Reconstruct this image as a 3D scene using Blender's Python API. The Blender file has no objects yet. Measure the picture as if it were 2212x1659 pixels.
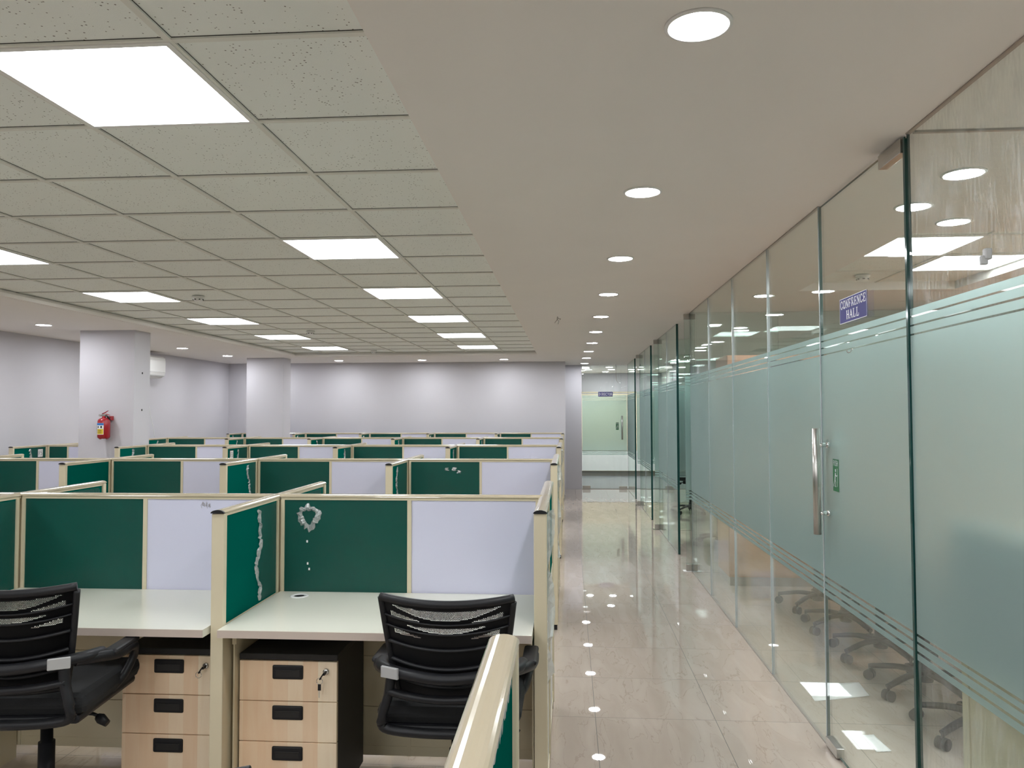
import bpy, bmesh, math, random
from mathutils import Vector, Matrix
random.seed(7)
S = bpy.context.scene
C = S.collection

# ------------------------------------------------------------------ camera
EYE = 1.521
YAW, PIT, ROL, FPX = 0.0722, 0.0375, -0.0025, 1686.3
cy, sy, cp, sp = math.cos(YAW), math.sin(YAW), math.cos(PIT), math.sin(PIT)
fw = Vector((-sy * cp, cy * cp, sp)); rt = Vector((cy, sy, 0)); up = rt.cross(fw)
r2 = math.cos(ROL) * rt + math.sin(ROL) * up; u2 = -math.sin(ROL) * rt + math.cos(ROL) * up
cd = bpy.data.cameras.new('camera'); cam = bpy.data.objects.new('camera', cd); C.objects.link(cam)
cam.matrix_world = Matrix(((r2.x, u2.x, -fw.x, 0), (r2.y, u2.y, -fw.y, 0), (r2.z, u2.z, -fw.z, EYE), (0, 0, 0, 1)))
cd.sensor_fit = 'HORIZONTAL'; cd.sensor_width = 36; cd.lens = FPX * 36 / 2212; cd.clip_start = 0.05
S.camera = cam

# ------------------------------------------------------------------ world, exposure, lamp strengths
w = bpy.data.worlds.new('world'); S.world = w; w.use_nodes = True
w.node_tree.nodes['Background'].inputs[0].default_value = (0.8, 0.85, 1, 1)
w.node_tree.nodes['Background'].inputs[1].default_value = 0.02
S.view_settings.view_transform = 'Standard'; S.view_settings.look = 'None'
S.view_settings.gamma = 1; S.view_settings.use_curve_mapping = False
S.view_settings.exposure = 0.42
PANEL_W, DOWN_W = 12.0, 160.0
S.cycles.max_bounces = 10; S.cycles.transparent_max_bounces = 24; S.cycles.diffuse_bounces = 5
S.cycles.glossy_bounces = 5; S.cycles.caustics_reflective = False; S.cycles.caustics_refractive = False
S.cycles.use_denoising = True

# ------------------------------------------------------------------ dimensions
ZC, ZG = EYE + 0.9667, EYE + 1.0264          # gypsum ceiling, tile ceiling
XG = 1.178                                   # glass wall
XL, XR = -6.53, 4.7                          # outer walls
YF, YN = 14.6, -9.0                          # far wall, wall behind
ZT = EYE - 0.353                             # top of the screens
SPINE = [0.60, 3.39, 6.08, 8.79, 11.53, 14.28]
PX, XE = 1.2125, -0.0625
def xk(k, row=0): return XE - PX * k - (.015 if row == 1 and k == 1 else 0)

# ------------------------------------------------------------------ materials
def nt(name):
    m = bpy.data.materials.new(name); m.use_nodes = True
    t = m.node_tree
    return m, t, t.nodes['Principled BSDF']
def setin(b, **k):
    for a, v in k.items(): b.inputs[a.replace('_', ' ')].default_value = v
def mat(name, col, rough=0.5, metal=0.0, bump=0.0, bscale=80, var=0.0, coat=0.0, spec=0.5):
    m, t, b = nt(name)
    setin(b, Base_Color=(*col, 1), Roughness=rough, Metallic=metal)
    b.inputs['Coat Weight'].default_value = coat
    b.inputs['Specular IOR Level'].default_value = spec
    tc = t.nodes.new('ShaderNodeTexCoord'); n = t.nodes.new('ShaderNodeTexNoise')
    t.links.new(tc.outputs['Object'], n.inputs['Vector']); n.inputs['Scale'].default_value = bscale; n.inputs['Detail'].default_value = 3
    if bump:
        bp = t.nodes.new('ShaderNodeBump'); bp.inputs['Strength'].default_value = bump; bp.inputs['Distance'].default_value = 0.002
        t.links.new(n.outputs['Fac'], bp.inputs['Height']); t.links.new(bp.outputs[0], b.inputs['Normal'])
    if var:
        mx = t.nodes.new('ShaderNodeMix'); mx.data_type = 'RGBA'
        n2 = t.nodes.new('ShaderNodeTexNoise'); n2.inputs['Scale'].default_value = 2.5; n2.inputs['Detail'].default_value = 4
        t.links.new(tc.outputs['Object'], n2.inputs['Vector']); t.links.new(n2.outputs['Fac'], mx.inputs[0])
        mx.inputs[6].default_value = (*[c * (1 - var) for c in col], 1); mx.inputs[7].default_value = (*[min(1, c * (1 + var)) for c in col], 1)
        t.links.new(mx.outputs[2], b.inputs['Base Color'])
    return m
def emit(name, col, s):
    m = bpy.data.materials.new(name); m.use_nodes = True; t = m.node_tree; t.nodes.clear()
    e = t.nodes.new('ShaderNodeEmission'); o = t.nodes.new('ShaderNodeOutputMaterial')
    e.inputs[0].default_value = (*col, 1); e.inputs[1].default_value = s; t.links.new(e.outputs[0], o.inputs[0])
    return m
def math_(t, op, a, b=None):
    n = t.nodes.new('ShaderNodeMath'); n.operation = op
    for i, v in enumerate((a, b)):
        if v is None: continue
        if isinstance(v, (int, float)): n.inputs[i].default_value = v
        else: t.links.new(v, n.inputs[i])
    return n.outputs[0]

M = {}
M['wall'] = mat('wall_paint', (0.57, 0.555, 0.59), 0.85, bump=0.15, bscale=120, var=0.015)
M['cabin_wall'] = mat('cabin_wall_paint', (0.82, 0.82, 0.80), 0.85, var=0.01)
M['gypsum'] = mat('gypsum_paint', (0.82, 0.785, 0.745), 0.9, var=0.02)
M['tbar'] = mat('t_bar', (0.74, 0.74, 0.68), 0.5)
M['cream'] = mat('cream_powder_coat', (0.66, 0.585, 0.42), 0.35, bump=0.05, var=0.02)
M['cap'] = mat('cream_gloss_cap', (0.48, 0.41, 0.295), 0.12, coat=0.5)
M['white_board'] = mat('lavender_white_laminate', (0.65, 0.65, 0.80), 0.35, var=0.03)
M['black'] = mat('black_plastic', (0.010, 0.010, 0.012), 0.45, spec=0.35)
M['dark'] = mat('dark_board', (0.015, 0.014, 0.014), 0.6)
M['fabric'] = mat('black_fabric', (0.01, 0.01, 0.011), 0.9, bump=0.4, bscale=600)
M['plate'] = mat('grey_plate', (0.42, 0.42, 0.42), 0.4)
M['steel'] = mat('brushed_steel', (0.52, 0.50, 0.47), 0.28, metal=1)
M['chrome'] = mat('chrome', (0.75, 0.75, 0.75), 0.1, metal=1)
M['edge'] = mat('desk_edge_band', (0.55, 0.46, 0.40), 0.5)
M['desk'] = mat('desk_laminate', (0.73, 0.725, 0.63), 0.2)
M['paper'] = mat('paper', (0.85, 0.85, 0.84), 0.8)
M['ink'] = mat('ink', (0.02, 0.02, 0.02), 0.7)
M['red'] = mat('red_enamel', (0.36, 0.005, 0.012), 0.25, coat=0.5)
M['blue_sign'] = mat('blue_sign', (0.020, 0.018, 0.15), 0.6)
M['sign_white'] = mat('sign_white', (0.8, 0.8, 0.85), 0.5)
M['green_sign'] = mat('green_sticker', (0.015, 0.14, 0.05), 0.5)
M['ac'] = mat('white_plastic', (0.80, 0.80, 0.78), 0.3)
M['skirt'] = mat('skirting_tile', (0.30, 0.27, 0.24), 0.3)
M['carpet'] = mat('grey_floor_inside', (0.20, 0.21, 0.22), 0.5)
M['yellow'] = mat('label_yellow', (0.75, 0.55, 0.03), 0.5)
M['lblue'] = mat('label_blue', (0.02, 0.16, 0.5), 0.5)
M['edgeglass'] = mat('glass_edge', (0.012, 0.06, 0.055), 0.08)
M['joint'] = mat('silicone_joint', (0.42, 0.47, 0.48), 0.15)
M['led'] = emit('led_diffuser', (0.93, 0.97, 1.0), PANEL_W)
M['spot'] = emit('downlight_diffuser', (0.95, 0.97, 1.0), DOWN_W)

def green_mat():
    m, t, b = nt('green_panel')
    setin(b, Base_Color=(0.001, 0.098, 0.074, 1), Roughness=0.6); b.inputs['Specular IOR Level'].default_value = 0.0
    return m
M['green'] = green_mat()

def tile_mat():
    m, t, b = nt('acoustic_tile')
    tc = t.nodes.new('ShaderNodeTexCoord')
    v = t.nodes.new('ShaderNodeTexVoronoi'); v.inputs['Scale'].default_value = 75; v.feature = 'F1'
    n = t.nodes.new('ShaderNodeTexNoise'); n.inputs['Scale'].default_value = 14
    n2 = t.nodes.new('ShaderNodeTexNoise'); n2.inputs['Scale'].default_value = 320
    for x in (v, n, n2): t.links.new(tc.outputs['Object'], x.inputs['Vector'])
    th = math_(t, 'MULTIPLY', n.outputs['Fac'], 0.34)
    hole = math_(t, 'LESS_THAN', v.outputs['Distance'], th)
    # only some cells hold a hole
    sel = math_(t, 'GREATER_THAN', v.outputs['Color'], 0.45)
    h2 = math_(t, 'MULTIPLY', hole, sel)
    mx = t.nodes.new('ShaderNodeMix'); mx.data_type = 'RGBA'
    mx.inputs[6].default_value = (0.84, 0.87, 0.83, 1); mx.inputs[7].default_value = (0.26, 0.25, 0.22, 1)
    t.links.new(h2, mx.inputs[0]); t.links.new(mx.outputs[2], b.inputs['Base Color'])
    b.inputs['Roughness'].default_value = 0.95
    bp = t.nodes.new('ShaderNodeBump'); bp.inputs['Strength'].default_value = 0.3; bp.inputs['Distance'].default_value = 0.002
    t.links.new(n2.outputs['Fac'], bp.inputs['Height']); t.links.new(bp.outputs[0], b.inputs['Normal'])
    return m
M['tile'] = tile_mat()

def floor_mat():
    m, t, b = nt('polished_tile')
    tc = t.nodes.new('ShaderNodeTexCoord'); sep = t.nodes.new('ShaderNodeSeparateXYZ')
    t.links.new(tc.outputs['Object'], sep.inputs[0])
    def line(sock, off, pitch, wd):
        a = math_(t, 'SUBTRACT', sock, off); a = math_(t, 'DIVIDE', a, pitch); a = math_(t, 'FRACT', math_(t, 'ADD', a, 100.0))
        a = math_(t, 'ABSOLUTE', math_(t, 'SUBTRACT', a, 0.5)); return math_(t, 'GREATER_THAN', a, 0.5 - wd / pitch / 2), math_(t, 'FLOOR', math_(t, 'ADD', math_(t, 'DIVIDE', math_(t, 'SUBTRACT', sock, off), pitch), 100.0))
    lx, ix = line(sep.outputs['X'], 0.126, 0.592, 0.003)
    ly, iy = line(sep.outputs['Y'], 3.985, 0.59, 0.003)
    ln = math_(t, 'MAXIMUM', lx, ly)
    wn = t.nodes.new('ShaderNodeTexWhiteNoise'); wn.noise_dimensions = '2D'
    cx = t.nodes.new('ShaderNodeCombineXYZ'); t.links.new(ix, cx.inputs[0]); t.links.new(iy, cx.inputs[1]); t.links.new(cx.outputs[0], wn.inputs['Vector'])
    # veins, shifted per tile
    mp = t.nodes.new('ShaderNodeMapping'); mp.inputs['Rotation'].default_value = (0, 0, 0.55); mp.inputs['Scale'].default_value = (6.5, 1.5, 1)
    ad = t.nodes.new('ShaderNodeVectorMath'); ad.operation = 'ADD'
    sc = t.nodes.new('ShaderNodeVectorMath'); sc.operation = 'SCALE'; sc.inputs['Scale'].default_value = 9.0
    t.links.new(wn.outputs['Color'], sc.inputs[0]); t.links.new(tc.outputs['Object'], ad.inputs[0]); t.links.new(sc.outputs[0], ad.inputs[1])
    t.links.new(ad.outputs[0], mp.inputs['Vector'])
    n = t.nodes.new('ShaderNodeTexNoise'); n.inputs['Scale'].default_value = 1.6; n.inputs['Detail'].default_value = 6; n.inputs['Distortion'].default_value = 0.6
    t.links.new(mp.outputs[0], n.inputs['Vector'])
    vein = math_(t, 'ABSOLUTE', math_(t, 'SUBTRACT', n.outputs['Fac'], 0.5))
    vein = math_(t, 'LESS_THAN', vein, 0.006)
    cr = t.nodes.new('ShaderNodeValToRGB'); cr.color_ramp.elements[0].position = 0.3; cr.color_ramp.elements[1].position = 0.72
    cr.color_ramp.elements[0].color = (0.445, 0.375, 0.318, 1); cr.color_ramp.elements[1].color = (0.51, 0.44, 0.382, 1)
    t.links.new(n.outputs['Fac'], cr.inputs[0])
    mv = t.nodes.new('ShaderNodeMix'); mv.data_type = 'RGBA'; mv.inputs[7].default_value = (0.35, 0.285, 0.235, 1)
    t.links.new(math_(t, 'MULTIPLY', vein, 0.55), mv.inputs[0]); t.links.new(cr.outputs[0], mv.inputs[6])
    mj = t.nodes.new('ShaderNodeMix'); mj.data_type = 'RGBA'; mj.inputs[7].default_value = (0.10, 0.09, 0.08, 1)
    t.links.new(ln, mj.inputs[0]); t.links.new(mv.outputs[2], mj.inputs[6]); t.links.new(mj.outputs[2], b.inputs['Base Color'])
    t.links.new(math_(t, 'ADD', math_(t, 'MULTIPLY', ln, 0.5), 0.012), b.inputs['Roughness'])
    # very slight per-tile lippage so reflections break at the joints
    b.inputs['IOR'].default_value = 1.52
    return m
M['floor'] = floor_mat()

def glass_mat(name, tint=(0.93, 0.965, 0.95), smear=False):
    m = bpy.data.materials.new(name); m.use_nodes = True; t = m.node_tree; t.nodes.clear()
    o = t.nodes.new('ShaderNodeOutputMaterial'); lw = t.nodes.new('ShaderNodeLayerWeight'); lw.inputs['Blend'].default_value = 0.5
    f = math_(t, 'POWER', lw.outputs['Facing'], 5.0); f = math_(t, 'ADD', math_(t, 'MULTIPLY', f, 0.955), 0.045)
    tr = t.nodes.new('ShaderNodeBsdfTransparent'); tr.inputs[0].default_value = (*tint, 1)
    g = t.nodes.new('ShaderNodeBsdfGlossy'); g.inputs['Roughness'].default_value = 0.0; g.inputs[0].default_value = (0.95, 1, 0.98, 1)
    mx = t.nodes.new('ShaderNodeMixShader'); t.links.new(f, mx.inputs[0]); t.links.new(tr.outputs[0], mx.inputs[1]); t.links.new(g.outputs[0], mx.inputs[2])
    last = mx.outputs[0]
    if smear:   # wiped dust on the upper part of the pane
        tc = t.nodes.new('ShaderNodeTexCoord'); mp = t.nodes.new('ShaderNodeMapping'); mp.inputs['Scale'].default_value = (1, 7, 1.6); mp.inputs['Rotation'].default_value = (0.5, 0, 0)
        n = t.nodes.new('ShaderNodeTexNoise'); n.inputs['Scale'].default_value = 5; n.inputs['Detail'].default_value = 8; n.inputs['Distortion'].default_value = 1.2
        t.links.new(tc.outputs['Object'], mp.inputs[0]); t.links.new(mp.outputs[0], n.inputs['Vector'])
        cr = t.nodes.new('ShaderNodeValToRGB'); cr.color_ramp.elements[0].position = 0.47; cr.color_ramp.elements[1].position = 0.75
        cr.color_ramp.elements[1].color = (0.15, 0.15, 0.15, 1)
        t.links.new(n.outputs['Fac'], cr.inputs[0])
        d = t.nodes.new('ShaderNodeBsdfDiffuse'); d.inputs[0].default_value = (0.8, 0.82, 0.85, 1)
        tl = t.nodes.new('ShaderNodeBsdfGlossy'); tl.inputs['Roughness'].default_value = 0.35; tl.inputs[0].default_value = (0.8, 0.85, 0.9, 1)
        a = t.nodes.new('ShaderNodeMixShader'); t.links.new(d.outputs[0], a.inputs[1]); t.links.new(tl.outputs[0], a.inputs[2])
        m2 = t.nodes.new('ShaderNodeMixShader'); t.links.new(cr.outputs[0], m2.inputs[0]); t.links.new(last, m2.inputs[1]); t.links.new(a.outputs[0], m2.inputs[2]); last = m2.outputs[0]
    t.links.new(last, o.inputs[0])
    return m
M['glass'] = glass_mat('clear_glass')
M['glass_dusty'] = glass_mat('clear_glass_wiped', smear=True)

def frost_mat():
    m = bpy.data.materials.new('frosted_film'); m.use_nodes = True; t = m.node_tree; t.nodes.clear()
    o = t.nodes.new('ShaderNodeOutputMaterial')
    tl = t.nodes.new('ShaderNodeBsdfRefraction'); tl.inputs[0].default_value = (0.90, 1.0, 0.995, 1); tl.inputs['Roughness'].default_value = 0.42; tl.inputs['IOR'].default_value = 1.35
    df = t.nodes.new('ShaderNodeBsdfDiffuse'); df.inputs[0].default_value = (0.72, 0.93, 0.90, 1)
    tr = t.nodes.new('ShaderNodeBsdfTransparent'); tr.inputs[0].default_value = (0.8, 0.86, 0.84, 1)
    a = t.nodes.new('ShaderNodeMixShader'); a.inputs[0].default_value = 0.27; t.links.new(tl.outputs[0], a.inputs[1]); t.links.new(df.outputs[0], a.inputs[2])
    b = t.nodes.new('ShaderNodeMixShader'); b.inputs[0].default_value = 0.04; t.links.new(a.outputs[0], b.inputs[1]); t.links.new(tr.outputs[0], b.inputs[2])
    t.links.new(b.outputs[0], o.inputs[0])
    return m
M['frost'] = frost_mat()

def film_mat(name, op, col, rough, bumpy):
    """clear protective plastic film: mostly see-through, a little milky, shiny on its creases"""
    m = bpy.data.materials.new(name); m.use_nodes = True; t = m.node_tree; t.nodes.clear()
    o = t.nodes.new('ShaderNodeOutputMaterial'); tc = t.nodes.new('ShaderNodeTexCoord')
    mp = t.nodes.new('ShaderNodeMapping'); mp.inputs['Rotation'].default_value = (0.4, 0.3, 0.2); mp.inputs['Scale'].default_value = (1, 1, 0.35)
    n = t.nodes.new('ShaderNodeTexNoise'); n.inputs['Scale'].default_value = 40; n.inputs['Detail'].default_value = 6; n.inputs['Distortion'].default_value = 1.5
    t.links.new(tc.outputs['Object'], mp.inputs[0]); t.links.new(mp.outputs[0], n.inputs['Vector'])
    bp = t.nodes.new('ShaderNodeBump'); bp.inputs['Strength'].default_value = bumpy; bp.inputs['Distance'].default_value = 0.01; t.links.new(n.outputs['Fac'], bp.inputs['Height'])
    tr = t.nodes.new('ShaderNodeBsdfTransparent'); tr.inputs[0].default_value = (0.93, 0.93, 0.93, 1)
    df = t.nodes.new('ShaderNodeBsdfDiffuse'); df.inputs[0].default_value = (*col, 1)
    gl = t.nodes.new('ShaderNodeBsdfGlossy'); gl.inputs['Roughness'].default_value = rough; t.links.new(bp.outputs[0], gl.inputs['Normal'])
    a = t.nodes.new('ShaderNodeMixShader'); a.inputs[0].default_value = 0.5; t.links.new(df.outputs[0], a.inputs[1]); t.links.new(gl.outputs[0], a.inputs[2])
    b = t.nodes.new('ShaderNodeMixShader'); b.inputs[0].default_value = op; t.links.new(tr.outputs[0], b.inputs[1]); t.links.new(a.outputs[0], b.inputs[2])
    t.links.new(b.outputs[0], o.inputs[0])
    return m
M['film'] = film_mat('protective_film', 0.03, (0.40, 0.42, 0.41), 0.2, 0.25)
M['film_side'] = film_mat('protective_film_side', 0.12, (0.22, 0.26, 0.25), 0.25, 0.35)
M['film_curl'] = film_mat('crumpled_film', 0.58, (0.75, 0.78, 0.78), 0.15, 1.0)

def wood_mat(name, c0, c1, plank):
    m, t, b = nt(name)
    tc = t.nodes.new('ShaderNodeTexCoord'); sep = t.nodes.new('ShaderNodeSeparateXYZ'); t.links.new(tc.outputs['Object'], sep.inputs[0])
    ix = math_(t, 'FLOOR', math_(t, 'DIVIDE', sep.outputs['X'], plank))
    wn = t.nodes.new('ShaderNodeTexWhiteNoise'); wn.noise_dimensions = '1D'; t.links.new(ix, wn.inputs['W'])
    mp = t.nodes.new('ShaderNodeMapping'); mp.inputs['Scale'].default_value = (16, 16, 2.2)
    n = t.nodes.new('ShaderNodeTexNoise'); n.inputs['Scale'].default_value = 1.5; n.inputs['Detail'].default_value = 5; n.inputs['Distortion'].default_value = 1.0
    ad = t.nodes.new('ShaderNodeVectorMath'); ad.operation = 'ADD'; t.links.new(tc.outputs['Object'], ad.inputs[0]); t.links.new(wn.outputs['Color'], ad.inputs[1])
    t.links.new(ad.outputs[0], mp.inputs[0]); t.links.new(mp.outputs[0], n.inputs['Vector'])
    f = math_(t, 'ADD', math_(t, 'MULTIPLY', wn.outputs['Value'], 0.55), math_(t, 'MULTIPLY', n.outputs['Fac'], 0.45))
    cr = t.nodes.new('ShaderNodeValToRGB'); cr.color_ramp.elements[0].position = 0.1; cr.color_ramp.elements[1].position = 0.9
    cr.color_ramp.elements[0].color = (*c0, 1); cr.color_ramp.elements[1].color = (*c1, 1)
    t.links.new(f, cr.inputs[0]); t.links.new(cr.outputs[0], b.inputs['Base Color']); b.inputs['Roughness'].default_value = 0.45
    return m
M['maple'] = wood_mat('maple_laminate', (0.84, 0.58, 0.37), (1.0, 0.88, 0.68), 0.058)
M['walnut'] = wood_mat('brown_cabinet_wood', (0.42, 0.22, 0.12), (0.52, 0.29, 0.17), 0.2)

def mesh_mat():
    m = bpy.data.materials.new('chair_mesh_weave'); m.use_nodes = True; t = m.node_tree; t.nodes.clear()
    o = t.nodes.new('ShaderNodeOutputMaterial'); tc = t.nodes.new('ShaderNodeTexCoord')
    sep = t.nodes.new('ShaderNodeSeparateXYZ'); t.links.new(tc.outputs['Object'], sep.inputs[0])
    P = 0.0052
    a = math_(t, 'FRACT', math_(t, 'ADD', math_(t, 'DIVIDE', math_(t, 'ADD', sep.outputs['X'], sep.outputs['Z']), P), 500.0))
    c = math_(t, 'FRACT', math_(t, 'ADD', math_(t, 'DIVIDE', math_(t, 'SUBTRACT', sep.outputs['X'], sep.outputs['Z']), P), 500.0))
    h = math_(t, 'MULTIPLY', math_(t, 'GREATER_THAN', a, 0.46), math_(t, 'GREATER_THAN', c, 0.46))
    tr = t.nodes.new('ShaderNodeBsdfTransparent'); d = t.nodes.new('ShaderNodeBsdfDiffuse'); d.inputs[0].default_value = (0.012, 0.012, 0.013, 1)
    mx = t.nodes.new('ShaderNodeMixShader'); t.links.new(h, mx.inputs[0]); t.links.new(d.outputs[0], mx.inputs[1]); t.links.new(tr.outputs[0], mx.inputs[2]); t.links.new(mx.outputs[0], o.inputs[0])
    return m
M['weave'] = mesh_mat()

# ------------------------------------------------------------------ geometry helpers
def box(bm, x0, x1, y0, y1, z0, z1, mi=0, bev=0.0):
    vs = [bm.verts.new((x, y, z)) for x in (x0, x1) for y in (y0, y1) for z in (z0, z1)]
    fs = [bm.faces.new([vs[i] for i in q]) for q in ((0, 1, 3, 2), (4, 6, 7, 5), (0, 4, 5, 1), (2, 3, 7, 6), (0, 2, 6, 4), (1, 5, 7, 3))]
    for f in fs: f.material_index = mi
    if bev:
        es = list({e for f in fs for e in f.edges})
        r = bmesh.ops.bevel(bm, geom=es, offset=bev, segments=2, affect='EDGES', profile=0.5)
        for f in r['faces']: f.material_index = mi
def prism(bm, prof, axis, a, b, mi=0, close=True):
    """profile of 2-D points extruded along an axis from a to b. axis x: (y,z); y: (x,z); z: (x,y)"""
    def P(p, s): return {'x': (s, p[0], p[1]), 'y': (p[0], s, p[1]), 'z': (p[0], p[1], s)}[axis]
    A = [bm.verts.new(P(p, a)) for p in prof]; B = [bm.verts.new(P(p, b)) for p in prof]
    n = len(prof)
    for i in range(n):
        f = bm.faces.new((A[i], A[(i + 1) % n], B[(i + 1) % n], B[i])); f.material_index = mi
    if close:
        for q in (A, B[::-1]): f = bm.faces.new(q); f.material_index = mi
def lathe(bm, prof, cx=0, cy=0, cz=0, n=28, axis='z', mi=0):
    rings = []
    for r, h in prof:
        ring = []
        for i in range(n):
            a = 2 * math.pi * i / n; u, v = r * math.cos(a), r * math.sin(a)
            ring.append(bm.verts.new({'z': (cx + u, cy + v, cz + h), 'y': (cx + u, cy + h, cz + v), 'x': (cx + h, cy + u, cz + v)}[axis]))
        rings.append(ring)
    for A, B in zip(rings, rings[1:]):
        for i in range(n):
            f = bm.faces.new((A[i], A[(i + 1) % n], B[(i + 1) % n], B[i])); f.material_index = mi; f.smooth = True
    for q in (rings[0], rings[-1]):
        if len({tuple(round(c, 6) for c in v.co) for v in q}) > 2:
            f = bm.faces.new(q); f.material_index = mi
def tube(bm, pts, r, n=10, flat=1.0, mi=0, up=(0, 0, 1)):
    """swept ellipse; r may be a list; flat scales the radius along up"""
    P = [Vector(p) for p in pts]; R = r if isinstance(r, (list, tuple)) else [r] * len(P)
    rings = []
    U = Vector(up)
    for i, p in enumerate(P):
        d = (P[min(i + 1, len(P) - 1)] - P[max(i - 1, 0)]).normalized()
        s = d.cross(U)
        if s.length < 1e-3: s = d.cross(Vector((1, 0, 0)))
        s.normalize(); v = s.cross(d).normalized()
        rings.append([bm.verts.new(p + s * math.cos(2 * math.pi * k / n) * R[i] + v * math.sin(2 * math.pi * k / n) * R[i] * flat) for k in range(n)])
    for A, B in zip(rings, rings[1:]):
        for k in range(n):
            f = bm.faces.new((A[k], A[(k + 1) % n], B[(k + 1) % n], B[k])); f.smooth = True; f.material_index = mi
    for q in (rings[0], rings[-1]): f = bm.faces.new(q); f.material_index = mi
def curve(pts, k=6):
    """Catmull-Rom through points"""
    P = [Vector(p) for p in pts]; P = [2 * P[0] - P[1]] + P + [2 * P[-1] - P[-2]]; out = []
    for i in range(1, len(P) - 2):
        for j in range(k):
            t = j / k; a, b, c, d = P[i - 1:i + 3]
            out.append(0.5 * ((2 * b) + (c - a) * t + (2 * a - 5 * b + 4 * c - d) * t * t + (3 * b - a - 3 * c + d) * t ** 3))
    out.append(P[-2]); return out
def obj(name, bm, mats, parent=None, loc=None):
    bmesh.ops.recalc_face_normals(bm, faces=bm.faces)
    me = bpy.data.meshes.new(name); bm.to_mesh(me); bm.free()
    for m in (mats if isinstance(mats, (list, tuple)) else [mats]): me.materials.append(M[m] if isinstance(m, str) else m)
    o = bpy.data.objects.new(name, me); C.objects.link(o)
    if parent is not None: o.parent = parent
    if loc: o.location = loc
    return o
def thing(name, label=None, cat=None, loc=(0, 0, 0), rz=0, group=None, kind=None):
    o = bpy.data.objects.new(name, None); C.objects.link(o); o.location = loc; o.rotation_euler = (0, 0, rz); o.empty_display_size = 0.1
    return tag(o, label, cat, group, kind)
def tag(o, label=None, cat=None, group=None, kind=None):
    for k, v in (('label', label), ('category', cat), ('group', group), ('kind', kind)):
        if v: o[k] = v
    return o
def dup(root, loc, rz=0, label=None):
    r = root.copy(); C.objects.link(r); r.location = loc; r.rotation_euler = (0, 0, rz)
    if label: r['label'] = label
    def kids(a, b):
        for ch in list(a.children):
            if ch.name in skip: continue
            c = ch.copy(); C.objects.link(c); c.parent = b; kids(ch, c)
    skip = set()
    kids(root, r)
    return r
def B(): return bmesh.new()
def boxobj(name, m, parent, *a, bev=0.0):
    bm = B(); box(bm, *a, bev=bev); return obj(name, bm, m, parent)
ORD = ['first', 'second', 'third', 'fourth', 'fifth', 'sixth', 'seventh', 'eighth', 'ninth', 'tenth', 'eleventh', 'twelfth']

# ------------------------------------------------------------------ room shell
bm = B(); box(bm, XL - .2, XR + .2, YN - .2, 20.2, -.12, 0); fl = tag(obj('floor', bm, 'floor'), kind='structure', label='polished beige marble-look tile floor of the office')

RX0, RX1, RY0, RY1 = -4.64, -0.512, -8.2, 12.9                # recess of the tile ceiling
TX0, TX1, TY0, TY1 = 1.83, 3.03, 4.33, 6.33                  # tray in the conference room
SX0, SX1, SY0, SY1 = 1.9, 3.1, 9.3, 10.0                     # small tray in the next cabin
def slab(bm, xs, ys, holes, z0, z1):
    for i in range(len(xs) - 1):
        for j in range(len(ys) - 1):
            mx, my = (xs[i] + xs[i + 1]) / 2, (ys[j] + ys[j + 1]) / 2
            if any(h[0] < mx < h[1] and h[2] < my < h[3] for h in holes): continue
            box(bm, xs[i], xs[i + 1], ys[j], ys[j + 1], z0, z1)
    bmesh.ops.remove_doubles(bm, verts=bm.verts, dist=1e-5)
    # drop the doubled inner walls between cells
    seen = {}
    for f in bm.faces: seen.setdefault(tuple(sorted(v.index for v in f.verts)), []).append(f)
bm = B()
xs = [XL - .2, RX0, RX1, TX0, TX1, XR + .2]; ys = [YN - .2, RY0, TY0, TY1, RY1, 20.2]
slab(bm, xs, ys, [(RX0, RX1, RY0, RY1), (TX0, TX1, TY0, TY1)], ZC, ZC + .3)
ceil = tag(obj('ceiling', bm, 'gypsum'), kind='structure', label='painted gypsum ceiling around the recessed acoustic tile field')
# rounded cornice along the left and far sides of the recess
def cornice(bm):
    r = 0.03
    pts = [(0, 0)] + [(-r * math.sin(a), 0) for a in ()]
    prof = [(RX0 - .001, ZC + .002), (RX0 + r * .9, ZC + .002)] + [(RX0 + r * (.9 + .35 * math.sin(a)), ZC + r * (1 - math.cos(a))) for a in (0.5, 1.0, 1.57)] + [(RX0 + r * .6, ZG - .004), (RX0 - .001, ZG - .004)]
    prism(bm, prof, 'y', RY0, RY1)
    prof = [(RY1 + .001, ZC + .002), (RY1 - .027, ZC + .002), (RY1 - .036, ZC + .02), (RY1 - .018, ZG - .004), (RY1 + .001, ZG - .004)]
    prism(bm, prof, 'x', RX0 + .02, RX1)
bm = B(); cornice(bm); obj('cornice', bm, 'gypsum', ceil)
# tile field and suspension grid
TW = 0.6; C1, R0 = -1.089, 2.035
bm = B(); box(bm, RX0, RX1, RY0, RY1, ZG + .004, ZG + .02); box(bm, TX0, TX1, TY0, TY1, ZG + .004, ZG + .02); obj('acoustic_tiles', bm, 'tile', ceil)
bm = B(); hw = 0.011
for k in range(-1, 8):
    x = C1 - TW * k
    if RX0 < x < RX1: box(bm, x - hw, x + hw, RY0, RY1, ZG - .004, ZG + .0042)
for k in range(-18, 20):
    y = R0 + TW * k
    if RY0 < y < RY1: box(bm, RX0, RX1, y - hw, y + hw, ZG - .0035, ZG + .0042)
for y in (4.67, 5.24, 5.81): box(bm, TX0, TX1, y - hw, y + hw, ZG - .004, ZG + .003)
box(bm, 2.43 - hw, 2.43 + hw, TY0, TY1, ZG - .0035, ZG + .003)
obj('suspension_grid', bm, 'tbar', ceil)
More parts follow.
